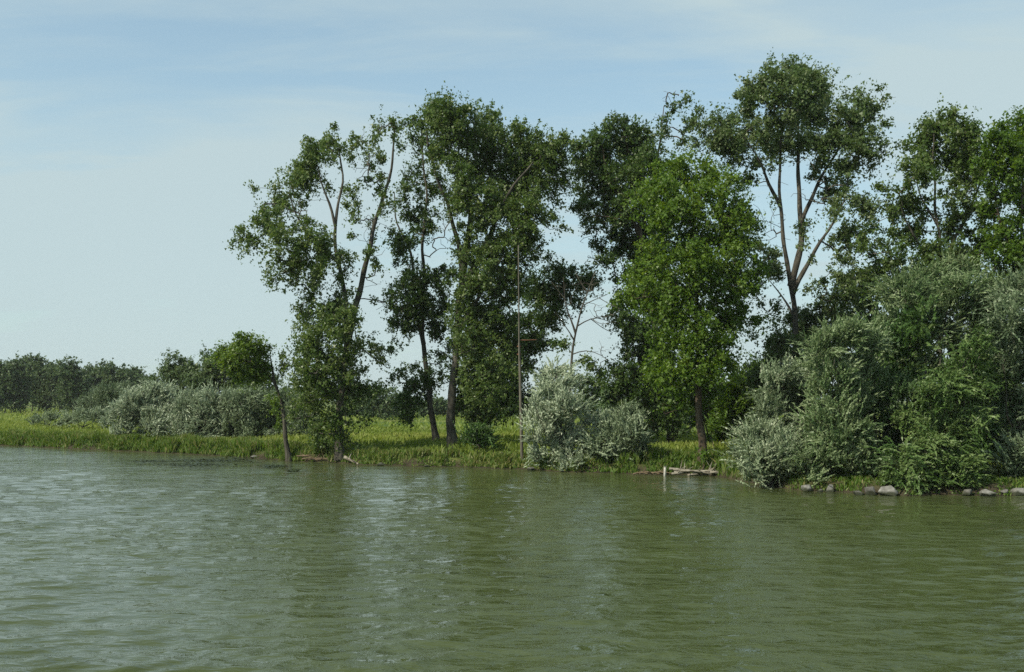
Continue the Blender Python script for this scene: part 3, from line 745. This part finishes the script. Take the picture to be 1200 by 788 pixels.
shrub('silver_shrub', 'small low silver shrub alone in the far-left meadow', 96, (56, 500),
      [(50, 493, 9, 4), (60, 492, 8, 4), (40, 495, 6, 3)], 205, 'silver_dull', tone=0.45, **SIL)
shrub('silver_shrub', 'low spreading silver shrub in the meadow left of the large silver shrub', 92, (95, 503),
      [(85, 494, 12, 7), (102, 490, 14, 8), (115, 492, 12, 9), (74, 497, 8, 4)], 206, 'silver_dull', tone=0.5, **SIL)
shrub('grey_green_shrub', 'grey-green shrub between far woods and the large silver shrub', 98, (122, 502),
      [(112, 475, 14, 12), (130, 468, 16, 12), (142, 462, 14, 10), (100, 482, 12, 8), (125, 485, 18, 10)], 207, 'silver_dull', tone=0.30, **SIL)
shrub('silver_shrub', 'bright silver-white shrub just right of the mast foot', 51.5, (655, 553),
      [(652, 440, 12, 12, .9), (660, 455, 16, 14), (642, 465, 16, 16), (665, 480, 22, 18), (640, 490, 20, 18), (628, 478, 10, 14, .7), (660, 505, 24, 18), (635, 515, 18, 16), (672, 525, 24, 18), (645, 537, 24, 14), (675, 545, 22, 8), (690, 505, 14, 18, .8)],
      208, 'silver', tone=0.62, **SIL)
shrub('silver_shrub', 'darker silver shrub at the water, between the white one and driftwood', 50.5, (730, 555),
      [(735, 492, 14, 14, .8), (722, 505, 18, 16), (742, 510, 16, 16), (712, 525, 18, 16), (735, 530, 22, 16), (725, 545, 26, 10), (755, 540, 12, 12, .8), (700, 542, 14, 12)],
      209, 'silver_dull', tone=0.44, **SIL)
shrub('leafy_bush', 'small dark round bush at the foot of the pale poplar trunk', 57, (562, 528),
      [(560, 512, 14, 10), (568, 520, 12, 8), (552, 520, 10, 8)], 210, 'willow_green', tone=0.25, **dict(SIL, W0=0.08))

WIL = dict(L0=0.145, W0=0.05, droop=0.16, lift=0.55, shoots=17, nleaf=14, clump=0.44, dens=1.3)
shrub('willow_bush', 'pale silvery willow overhanging the water, leftmost of the right-hand willows', 41.9, (905, 574),
      [(885, 520, 18, 14), (905, 515, 18, 16), (878, 540, 16, 16), (900, 545, 22, 18), (885, 562, 20, 10), (915, 560, 20, 12), (922, 535, 16, 18)],
      301, 'willow_pale', group='willows on the right bank', tone=0.66, **WIL)
shrub('willow_bush', 'pale domed willow rising behind the silvery one at left', 45.5, (925, 565),
      [(918, 450, 22, 16), (940, 455, 18, 18), (902, 468, 18, 16), (925, 478, 26, 18), (900, 492, 18, 14), (940, 492, 22, 20), (920, 510, 24, 14), (945, 520, 18, 20)],
      302, 'willow_pale', group='willows on the right bank', tone=0.54, **WIL)
shrub('willow_bush', 'rounded grey-green willow above the leftmost shore rocks', 41.3, (975, 572),
      [(985, 400, 26, 18), (965, 412, 18, 16), (1010, 405, 20, 18), (975, 435, 26, 20), (1005, 440, 26, 22), (960, 470, 20, 20), (990, 475, 28, 22), (965, 505, 20, 18), (985, 515, 26, 22), (970, 535, 20, 18), (995, 545, 20, 14, .8), (955, 545, 12, 14, .7), (970, 558, 22, 8, .7), (960, 540, 22, 12, 1, -1.0), (990, 540, 26, 14, 1, -1.2), (1012, 548, 22, 12, 1, -1.2), (975, 490, 24, 20, .9, -1.0), (1000, 510, 24, 18, .9, -1.0), (980, 450, 22, 20, .9, -1.0), (950, 560, 14, 8, .8, -1.0)],
      303, 'willow', group='willows on the right bank', tone=0.70, **WIL)
shrub('willow_bush', 'tallest willow, its tufted dome rising highest over the right bank', 46.5, (1085, 570),
      [(1060, 345, 24, 16), (1085, 335, 24, 16), (1115, 325, 22, 18), (1135, 345, 24, 18), (1070, 370, 28, 18), (1110, 365, 30, 20), (1045, 390, 24, 20), (1090, 400, 34, 22), (1140, 385, 26, 24), (1040, 425, 24, 20), (1080, 440, 32, 22), (1165, 355, 22, 22), (1160, 410, 24, 24), (1125, 430, 26, 22), (1035, 460, 20, 20)],
      304, 'willow', group='willows on the right bank', tone=0.66, **WIL)
shrub('willow_bush', 'green feathery willow sweeping down to the water over the rocks', 39.8, (1098, 579),
      [(1130, 425, 20, 16), (1150, 412, 14, 14), (1110, 450, 22, 16), (1140, 455, 22, 18), (1090, 475, 22, 16), (1122, 480, 26, 18), (1070, 500, 20, 14), (1100, 510, 26, 18), (1055, 535, 18, 12), (1085, 540, 26, 16), (1120, 535, 26, 22), (1065, 560, 22, 12), (1100, 566, 30, 10), (1125, 562, 18, 12), (1080, 572, 34, 6, 1, -0.8), (1110, 574, 30, 5, 1, -0.8), (1075, 550, 24, 12, 1, -1.0), (1110, 550, 26, 14, 1, -1.0), (1100, 525, 28, 14, 1, -1.0), (1140, 500, 22, 18, .9, -0.8), (1115, 460, 22, 16, .9, -0.8)],
      305, 'willow_green', group='willows on the right bank', tone=0.66, **dict(WIL, droop=0.45))
shrub('willow_bush', 'bluish-grey willow at the right edge of the picture', 40.6, (1190, 576),
      [(1190, 350, 22, 20), (1215, 345, 24, 22), (1185, 385, 22, 20), (1215, 395, 26, 24), (1175, 425, 18, 22, .8), (1205, 440, 26, 24), (1180, 475, 22, 20, .8), (1210, 485, 24, 24), (1185, 515, 18, 16, .8), (1200, 535, 22, 20), (1225, 540, 24, 26), (1240, 430, 26, 60), (1180, 548, 20, 12, 1, -0.8), (1205, 558, 22, 10, 1, -0.8)],
      306, 'willow_pale', group='willows on the right bank', tone=0.36, **WIL)
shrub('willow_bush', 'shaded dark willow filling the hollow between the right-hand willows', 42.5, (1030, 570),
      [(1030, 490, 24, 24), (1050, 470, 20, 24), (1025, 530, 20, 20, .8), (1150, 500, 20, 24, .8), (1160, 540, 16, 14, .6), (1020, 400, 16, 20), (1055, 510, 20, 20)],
      307, 'willow', group='willows on the right bank', tone=0.28, **WIL)  # low leaf tone puts the shade of the hollow into the colour
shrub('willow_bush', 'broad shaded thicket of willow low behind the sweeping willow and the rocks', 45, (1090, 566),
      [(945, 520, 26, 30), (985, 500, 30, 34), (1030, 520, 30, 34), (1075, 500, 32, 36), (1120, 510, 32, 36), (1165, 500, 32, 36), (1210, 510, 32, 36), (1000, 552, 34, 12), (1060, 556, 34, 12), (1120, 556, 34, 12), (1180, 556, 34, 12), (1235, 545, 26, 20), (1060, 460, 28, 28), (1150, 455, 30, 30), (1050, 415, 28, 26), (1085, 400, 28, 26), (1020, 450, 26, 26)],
      309, 'willow_green', group='willows on the right bank', tone=0.30, **dict(WIL, L0=0.26, W0=0.10, dens=0.5, clump=0.55))  # backing filler, leaves coloured dark to paint the shade between the front willows
shrub('leafy_bush', 'yellow-green bush between the bright tree and the pale willow', 58, (868, 545),
      [(860, 480, 18, 16), (880, 470, 18, 16), (895, 450, 16, 16), (858, 505, 20, 16), (880, 500, 18, 16), (850, 525, 18, 12), (875, 525, 18, 14), (868, 455, 14, 14, .8)],
      308, 'bright', tone=0.40, **dict(WIL, W0=0.085, L0=0.17, droop=0.15))

# ------------------------------------------------------------------ bushy trees behind the left shrubs, mid-distance bushes
FARP = dict(style='poplar', per=46, size=0.30, clump=0.95, thick=0.9, r0=0.22)
def far_tree(label, depth, base, blobs, seed, leaf='far', name='bushy_tree', **k):
    a = dict(FARP); a.update(k)
    b0 = min(blobs, key=lambda b: b[1])
    return plant(name, label, 'tree', depth, base, [[(0.6 * base[0] + 0.4 * b0[0], 0.6 * base[1] + 0.4 * b0[1]), (b0[0], b0[1])]], blobs, seed, leaf, **a)
MID = dict(size=0.22, clump=0.62, per=50)
far_tree('dark green bushy tree left of the leaning trees crown, behind silver shrubs', 90, (222, 512),
         [(212, 430, 16, 12), (228, 440, 18, 14), (205, 448, 16, 14), (222, 462, 24, 14), (198, 440, 8, 8, .7), (190, 458, 14, 10), (240, 446, 16, 12)], 401, tone=0.56, **MID)
far_tree('grey-green bushy tree behind the yellow-green leaning crown', 88, (270, 512),
         [(250, 428, 14, 12), (275, 436, 20, 12), (248, 440, 18, 14), (272, 448, 26, 14), (300, 440, 18, 14), (312, 452, 14, 12), (290, 460, 24, 10), (262, 424, 16, 10), (238, 452, 14, 12)], 402, tone=0.60, **MID)
far_tree('dark bush seen between the ragged poplar and the slender poplar', 140, (446, 492),
         [(440, 458, 18, 12), (455, 468, 14, 14), (432, 472, 18, 12), (448, 482, 22, 8)], 403, tone=0.35)
far_tree('dark round tree beyond the meadow, right of the dead trunk', 110, (694, 500),
         [(688, 452, 14, 12), (702, 460, 12, 14), (686, 472, 14, 14), (700, 480, 14, 10)], 404, leaf='poplar_dark', tone=0.4, size=0.24, clump=0.7)
far_tree('pale olive tree beyond the meadow, behind the dark silver shrub', 100, (722, 504),
         [(716, 462, 12, 14), (728, 472, 14, 14), (718, 485, 16, 12)], 405, leaf='willow', tone=0.45, size=0.22, clump=0.62)
far_tree('small pale tree top behind the bright silver-white shrub', 105, (645, 502),
         [(642, 440, 14, 10), (652, 455, 16, 12), (640, 470, 16, 12), (650, 486, 20, 10)], 406, leaf='far', tone=0.55, size=0.22, clump=0.62)
far_tree('dark thicket tree behind the two dark trunks of the gap', 80, (800, 512),
         [(790, 470, 18, 18), (815, 465, 18, 18), (770, 480, 18, 16), (800, 490, 24, 14), (830, 480, 20, 18), (845, 460, 18, 18)], 407, leaf='poplar_dark', tone=0.3, **MID)
far_tree('green tree behind the yellow-green bush, left of the tallest poplar', 75, (885, 515),
         [(875, 440, 16, 14), (895, 430, 14, 16), (885, 465, 22, 16), (905, 460, 18, 18)], 408, leaf='poplar', tone=0.45, **MID)
far_tree('dark tree filling the space behind the willows at right', 58, (1010, 530),
         [(1000, 340, 20, 18), (1020, 365, 22, 20), (990, 375, 22, 18), (1010, 400, 26, 22), (1030, 440, 30, 26), (1060, 400, 30, 26), (1010, 470, 34, 26)], 409, leaf='poplar_dark', tone=0.42, **dict(MID, size=0.18, clump=0.55))
far_tree('dark tree behind the willows near the right edge', 57, (1165, 530),
         [(1150, 340, 24, 20), (1185, 350, 24, 22), (1160, 390, 28, 24), (1200, 400, 28, 26), (1180, 450, 34, 30), (1150, 470, 30, 28)], 410, leaf='poplar_dark', tone=0.42, **dict(MID, size=0.18, clump=0.55))

# row of trees along the far side of the meadow
ORD = ['first', 'second', 'third', 'fourth', 'fifth', 'sixth', 'seventh', 'eighth', 'ninth', 'tenth', 'eleventh', 'twelfth', 'thirteenth', 'fourteenth']
rsf = np.random.RandomState(77)
tops = [(-14, 426), (6, 426), (24, 420), (38, 417), (55, 422), (70, 428), (86, 424), (102, 430), (120, 428), (138, 429), (154, 432), (172, 442)]
for i, (x, top) in enumerate(tops):
    d = 205 + rsf.uniform(-14, 14)
    h = 481 - top
    bl = []
    for q in range(6):
        f_ = (q + 0.5) / 6
        bl.append((x + rsf.uniform(-6, 6), top + 5 + f_ * (h - 12), 9 + 5 * math.sin(math.pi * f_) + rsf.uniform(0, 3), 8.5, 1.5))
    far_tree(ORD[i] + ' tree from the left in the dark line beyond the meadow', d, (x, 482), bl, 500 + i, name='woodland_tree',
             group='line of trees beyond the left meadow', tone=0.30 + 0.22 * rsf.uniform(), size=0.42, clump=1.15, per=40)
tops2 = [(325, 455), (352, 460), (415, 452), (470, 462), (505, 466), (545, 464), (585, 470), (615, 468), (660, 466), (745, 470), (770, 466)]
for i, (x, top) in enumerate(tops2):
    d = 165 + rsf.uniform(-12, 12)
    h = 488 - top
    bl = [(x + rsf.uniform(-8, 8), top + 5 + (q + 0.5) / 4 * (h - 8), 13 + rsf.uniform(0, 6), 7, 1.4) for q in range(4)]
    far_tree(ORD[i] + ' tree from the left in the low line behind the tall poplars', d, (x, 488), bl, 540 + i, name='woodland_tree',
             group='low trees behind the poplar trunks', tone=0.30 + 0.2 * rsf.uniform(), size=0.38, clump=1.0, per=36)

# ------------------------------------------------------------------ grass, herbs
def blades(name, x, y, h, w, tone, mat, lean=0.35, seed=1):
    rs = np.random.RandomState(seed)
    n = len(x)
    z = ground_z(x, y)
    b = np.stack([x, y, np.maximum(z, 0.0) - 0.03], -1)
    a = rs.uniform(0, 6.28, n)
    side = np.stack([np.cos(a), np.sin(a) * 0.6, np.zeros(n)], -1) * w[:, None] * 0.5
    ln = rs.normal(0, lean, (n, 2))
    top = b + np.stack([ln[:, 0] * h + 0.12 * h, ln[:, 1] * h, h], -1)
    mid = b + (top - b) * 0.55 + np.stack([-ln[:, 0] * h * 0.12, -ln[:, 1] * h * 0.12, 0.06 * h], -1)
    v = np.stack([b - side * 0.6, mid + side, top, mid - side], 1).reshape(-1, 3)
    f = np.arange(n * 4).reshape(-1, 4)
    me = mesh_np(name, v, f, 4, mat, False, {'tone': np.repeat(np.clip(tone, 0, 1), 4)})
    return put(name, me)

rg = np.random.RandomState(5)
def scatter(n, x0, x1, t0, t1, power=1.0, patch=None):
    x = rg.uniform(x0, x1, n); t = t0 + (t1 - t0) * rg.uniform(0, 1, n) ** power
    y = shore(x) + t
    return x, y, t
# tall herbs right along the water
x, y, t = scatter(105000, -62, 26, 0.10, 3.2, 1.2)
cxs = rg.uniform(-62, 9, 150); cts = rg.uniform(0.15, 2.2, 150); kk_ = rg.randint(0, 150, 16000)
x = np.r_[x, cxs[kk_] + rg.normal(0, 0.22, 16000)]; y = np.r_[y, shore(cxs[kk_]) + cts[kk_] + rg.normal(0, 0.15, 16000)]; t = y - shore(x)
pn = 0.6 * vnoise(x, y, 0.5, 31) + 0.7 * vnoise(x, y, 2.1, 36); pn[-16000:] = 0.35 + 0.55 * rg.uniform(0, 1, 150)[kk_]
k = (rg.uniform(0, 1, len(x)) < (0.52 + 0.8 * pn) * (1 - 0.35 * sstep(9, 11, x)))
x, y, t, pn = x[k], y[k], t[k], pn[k]
lowmid = sstep(-14, -10, x) * (1 - sstep(2, 5, x))
h = 0.80 * (0.26 + 0.72 * np.clip(pn, -0.35, 1) + 0.25 * rg.uniform(0, 1, len(x))) * (1 - 0.35 * lowmid)
h *= (0.55 + 0.45 * sstep(0, 0.5, t)) * (1 - 0.55 * sstep(9, 11, x))
o = blades('bank_herbs', x, y, np.maximum(h, 0.12), rg.uniform(0.05, 0.11, len(x)), 0.42 + 0.16 * pn + rg.normal(0, 0.16, len(x)) + 0.10 * lowmid + 0.5 * (rg.uniform(0, 1, len(x)) < 0.07), M['reed'], 0.3, 2)
# scattered taller clumps of reeds and docks
tag(o, 'tall lush green herbs along the water edge', 'plants', kind='stuff')
# meadow
x, y, t = scatter(72000, -75, 24, 2.5, 34, 1.25)
pn = vnoise(x * 0.5, y, 0.30, 33); p2 = vnoise(x, y, 1.3, 34)
h = 0.30 + 0.12 * pn + 0.12 * p2 + 0.18 * rg.uniform(0, 1, len(x))
xa, ya, ta = scatter(26000, -190, 60, 34, 190, 1.2)
pa = vnoise(xa * 0.4, ya, 0.12, 35)
ha = 0.30 + 0.10 * pa + 0.25 * rg.uniform(0, 1, len(xa))
xx = np.r_[x, xa]; yy = np.r_[y, ya]; hh = np.maximum(np.r_[h, ha], 0.12)
ww = np.r_[rg.uniform(0.05, 0.12, len(x)), rg.uniform(0.12, 0.32, len(xa))]
tt = np.r_[0.42 + 0.24 * pn + rg.normal(0, 0.14, len(x)), 0.40 + 0.24 * pa + rg.normal(0, 0.12, len(xa))]
o = blades('meadow_grass', xx, yy, hh, ww, tt, M['grass'], 0.35, 3)
tag(o, 'yellowish green meadow grass behind the bank', 'grass', kind='stuff')

# dark shrub reflections on smooth water, painted as flat floating leaves
rw = np.random.RandomState(8)
c = []
for (px, py, rx, ry, n) in [(245, 540, 60, 1.8, 420), (290, 537, 40, 1.4, 260), (225, 545, 46, 1.5, 240), (322, 547, 18, 1.6, 160), (180, 541, 30, 1.2, 120), (345, 552, 10, 1.2, 60)]:
    xs = px + rx * rw.normal(0, 0.5, n); ys = py + ry * rw.normal(0, 0.6, n)
    dd = CAM_H * FOC / (ys - HOR)
    c.append(np.stack([(xs - 600) / FOC * dd, dd, np.full(n, 0.022) + rw.uniform(0, 0.012, n)], -1))
c = np.concatenate(c)
ok = c[:, 1] < shore(c[:, 0]) - 0.3
c = c[ok]
ax = rw.normal(0, 1, c.shape); ax[:, 2] *= 0.08; ax[:, 0] *= 2
nr = np.tile(np.array([[0, 0, 1.0]]), (len(c), 1)) + rw.normal(0, 0.1, c.shape)
v, f, tn = leaves(c, ax, nr, rw.uniform(0.12, 0.34, len(c)), rw.uniform(0.06, 0.16, len(c)), rw.uniform(0, 1, len(c)))
v[:, 2] = np.maximum(v[:, 2], 0.02)
o = put('water_weed', mesh_np('water_weed', v, f, 4, M['weed'], False, {'tone': tn}))
tag(o, 'dark shrub reflection painted in streaks on the water off the left bank', 'water weed', kind='stuff')

# ------------------------------------------------------------------ mast, stake
md = 53.0
mb = P(612, 548, md); mb[2] = float(ground_z(mb[0], md)) - 0.3
mast = tag(empty('mast', mb), 'tall slender wooden mast standing on the bank, thinner in its upper half', 'mast')
a0 = mb; a1 = P(608.5, 402, md); a2 = P(607.5, 288, md)
rs = np.random.RandomState(3)
def lin(p, q, n): return np.linspace(p, q, n)
v, f = tube(lin(a0, a1, 14), np.linspace(0.085, 0.065, 14), 12); put('lower_post', mesh_np('lower_post', v - mb, f, 4, M['mast_wood'], True), mast)
v, f = tube(np.r_[lin(a1 - [0, 0.02, 0.9], a2, 14), [a2 + [0, 0, 0.005]]], np.r_[np.linspace(0.042, 0.028, 14), 0.002], 10); put('upper_pole', mesh_np('upper_pole', v - mb + np.array([0, -0.13, 0]), f, 4, M['mast_wood'], True), mast)
for zz in (0.15, 0.55):
    p = a1 - np.array([0, 0.06, zz])
    v, f = tube(np.array([p, p - [0, 0, 0.06]]), np.array([0.115, 0.115]), 12); put('iron_band', mesh_np('iron_band', v - mb, f, 4, M['rust'], True), mast)
p = P(609, 399, md)
v, f = tube(np.array([p + [0, -0.1, 0], p + [0.45, -0.1, 0.0], p + [0.85, -0.1, 0.02]]), np.array([0.03, 0.026, 0.02]), 6); put('side_arm', mesh_np('side_arm', v - mb, f, 4, M['rust'], True), mast)

sd = float(CAM_H * FOC / (558.5 - HOR))
sb = P(779, 558.5, sd); sb[2] = -0.35
stake = tag(empty('stake', sb), 'short white painted stake standing in the water beside driftwood', 'stake')
def box_mesh(name, cx, cy, z0, z1, w, dp, mat, tilt=0.0, taper=0.9):
    vs = []
    for z, s in ((z0, 1), (z1 - 0.02, taper), (z1, taper * 0.8)):
        for sx, sy in ((-1, -1), (1, -1), (1, 1), (-1, 1)):
            vs.append((cx + sx * w / 2 * s + tilt * (z - z0), cy + sy * dp / 2 * s, z))
    fs = [(a + i, a + (i + 1) % 4, a + 4 + (i + 1) % 4, a + 4 + i) for a in (0, 4) for i in range(4)] + [(8, 9, 10, 11), (3, 2, 1, 0)]
    return mesh_np(name, np.array(vs), np.array(fs), 4, mat)
put('post', box_mesh('stake_post', 0, 0, 0, 0.35 + 0.44, 0.12, 0.09, M['white_paint'], 0.02), stake)
put('cap', box_mesh('stake_cap', 0.017, 0, 0.785, 0.815, 0.14, 0.11, M['bark_pale'], 0.0), stake)

# ------------------------------------------------------------------ rocks
def rock(label, px, py, w, h, seed, mat='rock', group=None, name='rock', depth=None):
    rs = np.random.RandomState(seed)
    d = CAM_H * FOC / (py - HOR)
    d = depth or min(d, float(shore((px - 600) / FOC * d)) - 0.15)
    w *= 1.1 * rs.uniform(0.8, 1.2); h *= 1.1 * rs.uniform(0.8, 1.3)
    m = d / FOC
    import bmesh
    bm = bmesh.new()
    raw = norm(rs.normal(0, 1, (15, 3))) * rs.uniform(0.85, 1.15, (15, 1))
    vs = [bm.verts.new(q) for q in raw]
    res = bmesh.ops.convex_hull(bm, input=vs)
    bmesh.ops.delete(bm, geom=[q for q in res['geom_interior'] if isinstance(q, bmesh.types.BMVert)], context='VERTS')
    bmesh.ops.bevel(bm, geom=list(bm.edges), offset=0.03, segments=1, affect='EDGES')
    bm.verts.ensure_lookup_table()
    co = np.array([v.co[:] for v in bm.verts])
    co *= np.array([w * m / 2, w * m / 2 * rs.uniform(0.7, 1.0), h * m * 0.72])
    for vv, c_ in zip(bm.verts, co): vv.co = c_
    me = bpy.data.meshes.new(name); bm.to_mesh(me); bm.free()
    me.materials.append(M[mat])
    o = put(name, me)
    p = P(px, py, d)
    yy_ = d + w * m * 0.2
    o.location = (p[0], yy_, max(0.0, float(ground_z(p[0], yy_))) * 0.8 + h * m * 0.28)
    o.rotation_euler = (rs.uniform(-0.12, 0.12), rs.uniform(-0.15, 0.15), rs.uniform(-0.5, 0.5))
    return tag(o, label, 'rock', group)
G = 'rocks along the right shore'
rock('pale flat rock, leftmost of the right shore rocks', 947, 575, 16, 6, 1, 'rock', G)
rock('small dark rock right beside the leftmost pale flat rock', 962, 576, 9, 4, 2, 'rock_dark', G)
rock('low light grey rock between the pale flat rock and the higher boulder', 975, 576, 14, 7, 3, 'rock', G)
rock('light grey boulder set higher on the bank under the grey-green willow', 992, 571, 20, 10, 4, 'rock', G, depth=42.5)
rock('long low grey rock below the higher light boulder', 1007, 575, 17, 4, 5, 'rock_dark', G)
rock('rounded dark grey rock just left of the sweeping willow', 1021, 577, 16, 9, 6, 'rock_dark', G)
rock('broad light grey rock touching the left tips of the sweeping willow', 1043, 579, 26, 9, 7, 'rock', G)
rock('large light grey boulder in the hollow right of the sweeping willow', 1148, 571, 28, 13, 8, 'rock', G, depth=41.2)
rock('slanting dark slab in front of the large hollow boulder', 1136, 579, 20, 7, 9, 'rock_dark', G)
rock('small grey block at the water right below the large hollow boulder', 1158, 580, 18, 9, 10, 'rock', G)
rock('grey rock at the water by the right edge of the picture', 1196, 580, 24, 10, 11, 'rock', G)
rock('dark rock half hidden under the bluish willow', 1178, 579, 12, 4, 12, 'rock_dark', G)
rock('small pale square stone at the water right of the ragged poplar', 447, 545, 9, 3.2, 13, 'rock')
rock('small dark stone at the water below the slender poplar', 500, 547, 8, 2.2, 14, 'rock_dark')
rock('small pale stone among herbs left of the leaning trunk', 297, 536, 8, 3, 15, 'rock')
rock('small pale stone at the mast foot, right side', 622, 550, 11, 3.5, 16, 'rock')

# ------------------------------------------------------------------ driftwood
def drift(label, pts, r, seed, mat='drift', group=None, name='driftwood_branch'):
    """pts: (px, py, depth) joints"""
    rs = np.random.RandomState(seed)
    p = [P(x, y, d) for x, y, d in pts]
    b = p[0].copy()
    g_ = gnarl(p, 0.12, 0.02, rs)
    n = len(g_)
    v, f = tube(g_, np.linspace(r, r * 0.45, n) * (1 + 0.12 * np.sin(np.arange(n) * 2.1 + seed)), 7)
    root = empty(name, b)
    stem_o = put('stem', mesh_np(name + '_stem', v - b, f, 4, M[mat], True), root)
    for q in range(2):
        i = rs.randint(n // 3, n - 1)
        d_ = norm(np.array([rs.normal(0, 1), rs.normal(0, 0.4), abs(rs.normal(0, 0.5))]))
        L = rs.uniform(0.25, 0.5)
        tw = gnarl([g_[i], g_[i] + d_ * L * 0.5, g_[i] + d_ * L + np.array([0, 0, 0.04])], 0.1, 0.01, rs)
        v, f = tube(tw, np.linspace(r * 0.45, r * 0.15, len(tw)), 5)
        put('twig', mesh_np(name + '_twig', v - b, f, 4, M[mat], True), stem_o)
    return tag(root, label, 'driftwood', group)
GD = 'bleached driftwood below the bright tree'
rd = np.random.RandomState(19)
for i in range(15):
    x0 = rd.uniform(782, 835); y0 = rd.uniform(549, 557.5)
    ln = rd.uniform(16, 38); sgn = 1
    d0 = 47.6 + rd.uniform(0, 0.7)
    y1 = np.clip(y0 + rd.uniform(-5, 5), 547, 558)
    drift('bleached driftwood branch in the tangle below the bright tree', [(x0, y0, d0), (x0 + ln * 0.5, 0.5 * (y0 + y1) - rd.uniform(0, 2.5), d0 - 0.1), (x0 + ln, y1, d0 + rd.uniform(-0.3, 0.3))], rd.uniform(0.035, 0.075), 700 + i, 'drift', GD)
for i in range(5):
    x0 = 742 + i * 7; d0 = 48.3
    drift('thin grey stick at the water between dark silver shrub and stake', [(x0, 556, d0), (x0 + 8, 553 - i % 2, d0), (x0 + 17, 555, d0 - 0.2)], 0.04, 730 + i, 'brown_drift', 'sticks left of the stake')
for i in range(9):
    x0 = rd.uniform(344, 372); y0 = rd.uniform(534, 541); d0 = CAM_H * FOC / (544.5 - HOR) + rd.uniform(0, .5)
    drift('brown root stick in the eroded bank left of the ragged poplar', [(x0, y0, d0), (x0 + 9, y0 - rd.uniform(0, 3), d0), (x0 + rd.uniform(14, 26), y0 + rd.uniform(-1, 2), d0 - 0.1)], rd.uniform(0.03, 0.06), 750 + i, 'brown_drift', 'roots in the eroded bank')
drift('pale grey log slanting to the water at the ragged poplar foot', [(404, 536, 57.0), (412, 540, 56.6), (420, 544, 56.2)], 0.10, 780, 'drift', name='log')
drift('pale log lying on the bank left of the mast', [(578, 543, 53.6), (586, 541, 53.6), (594, 540, 53.7)], 0.13, 781, 'drift', name='log')
drift('short pale log at the water below the grassy bank, left of centre', [(497, 544, 55.2), (503, 542.5, 55.2), (510, 542, 55.3)], 0.09, 782, 'drift', name='log')

# ------------------------------------------------------------------ thin summer haze in the air
hv = [(x_, y_, z_) for z_ in (-4.0, 40.0) for x_, y_ in ((-760, -90), (760, -90), (760, 2720), (-760, 2720))]
hf = [(3, 2, 1, 0), (4, 5, 6, 7), (0, 1, 5, 4), (1, 2, 6, 5), (2, 3, 7, 6), (3, 0, 4, 7)]
hm, ht = material('haze_air')
pv = ht.nodes.new('ShaderNodeVolumePrincipled')
pv.inputs['Color'].default_value = (0.92, 0.97, 0.98, 1)
pv.inputs['Density'].default_value = 0.00013
ho = ht.nodes.new('ShaderNodeOutputMaterial'); ht.links.new(pv.outputs[0], ho.inputs['Volume'])
tag(put('haze', mesh_np('haze', np.array(hv), np.array(hf), 4, hm)), kind='stuff')
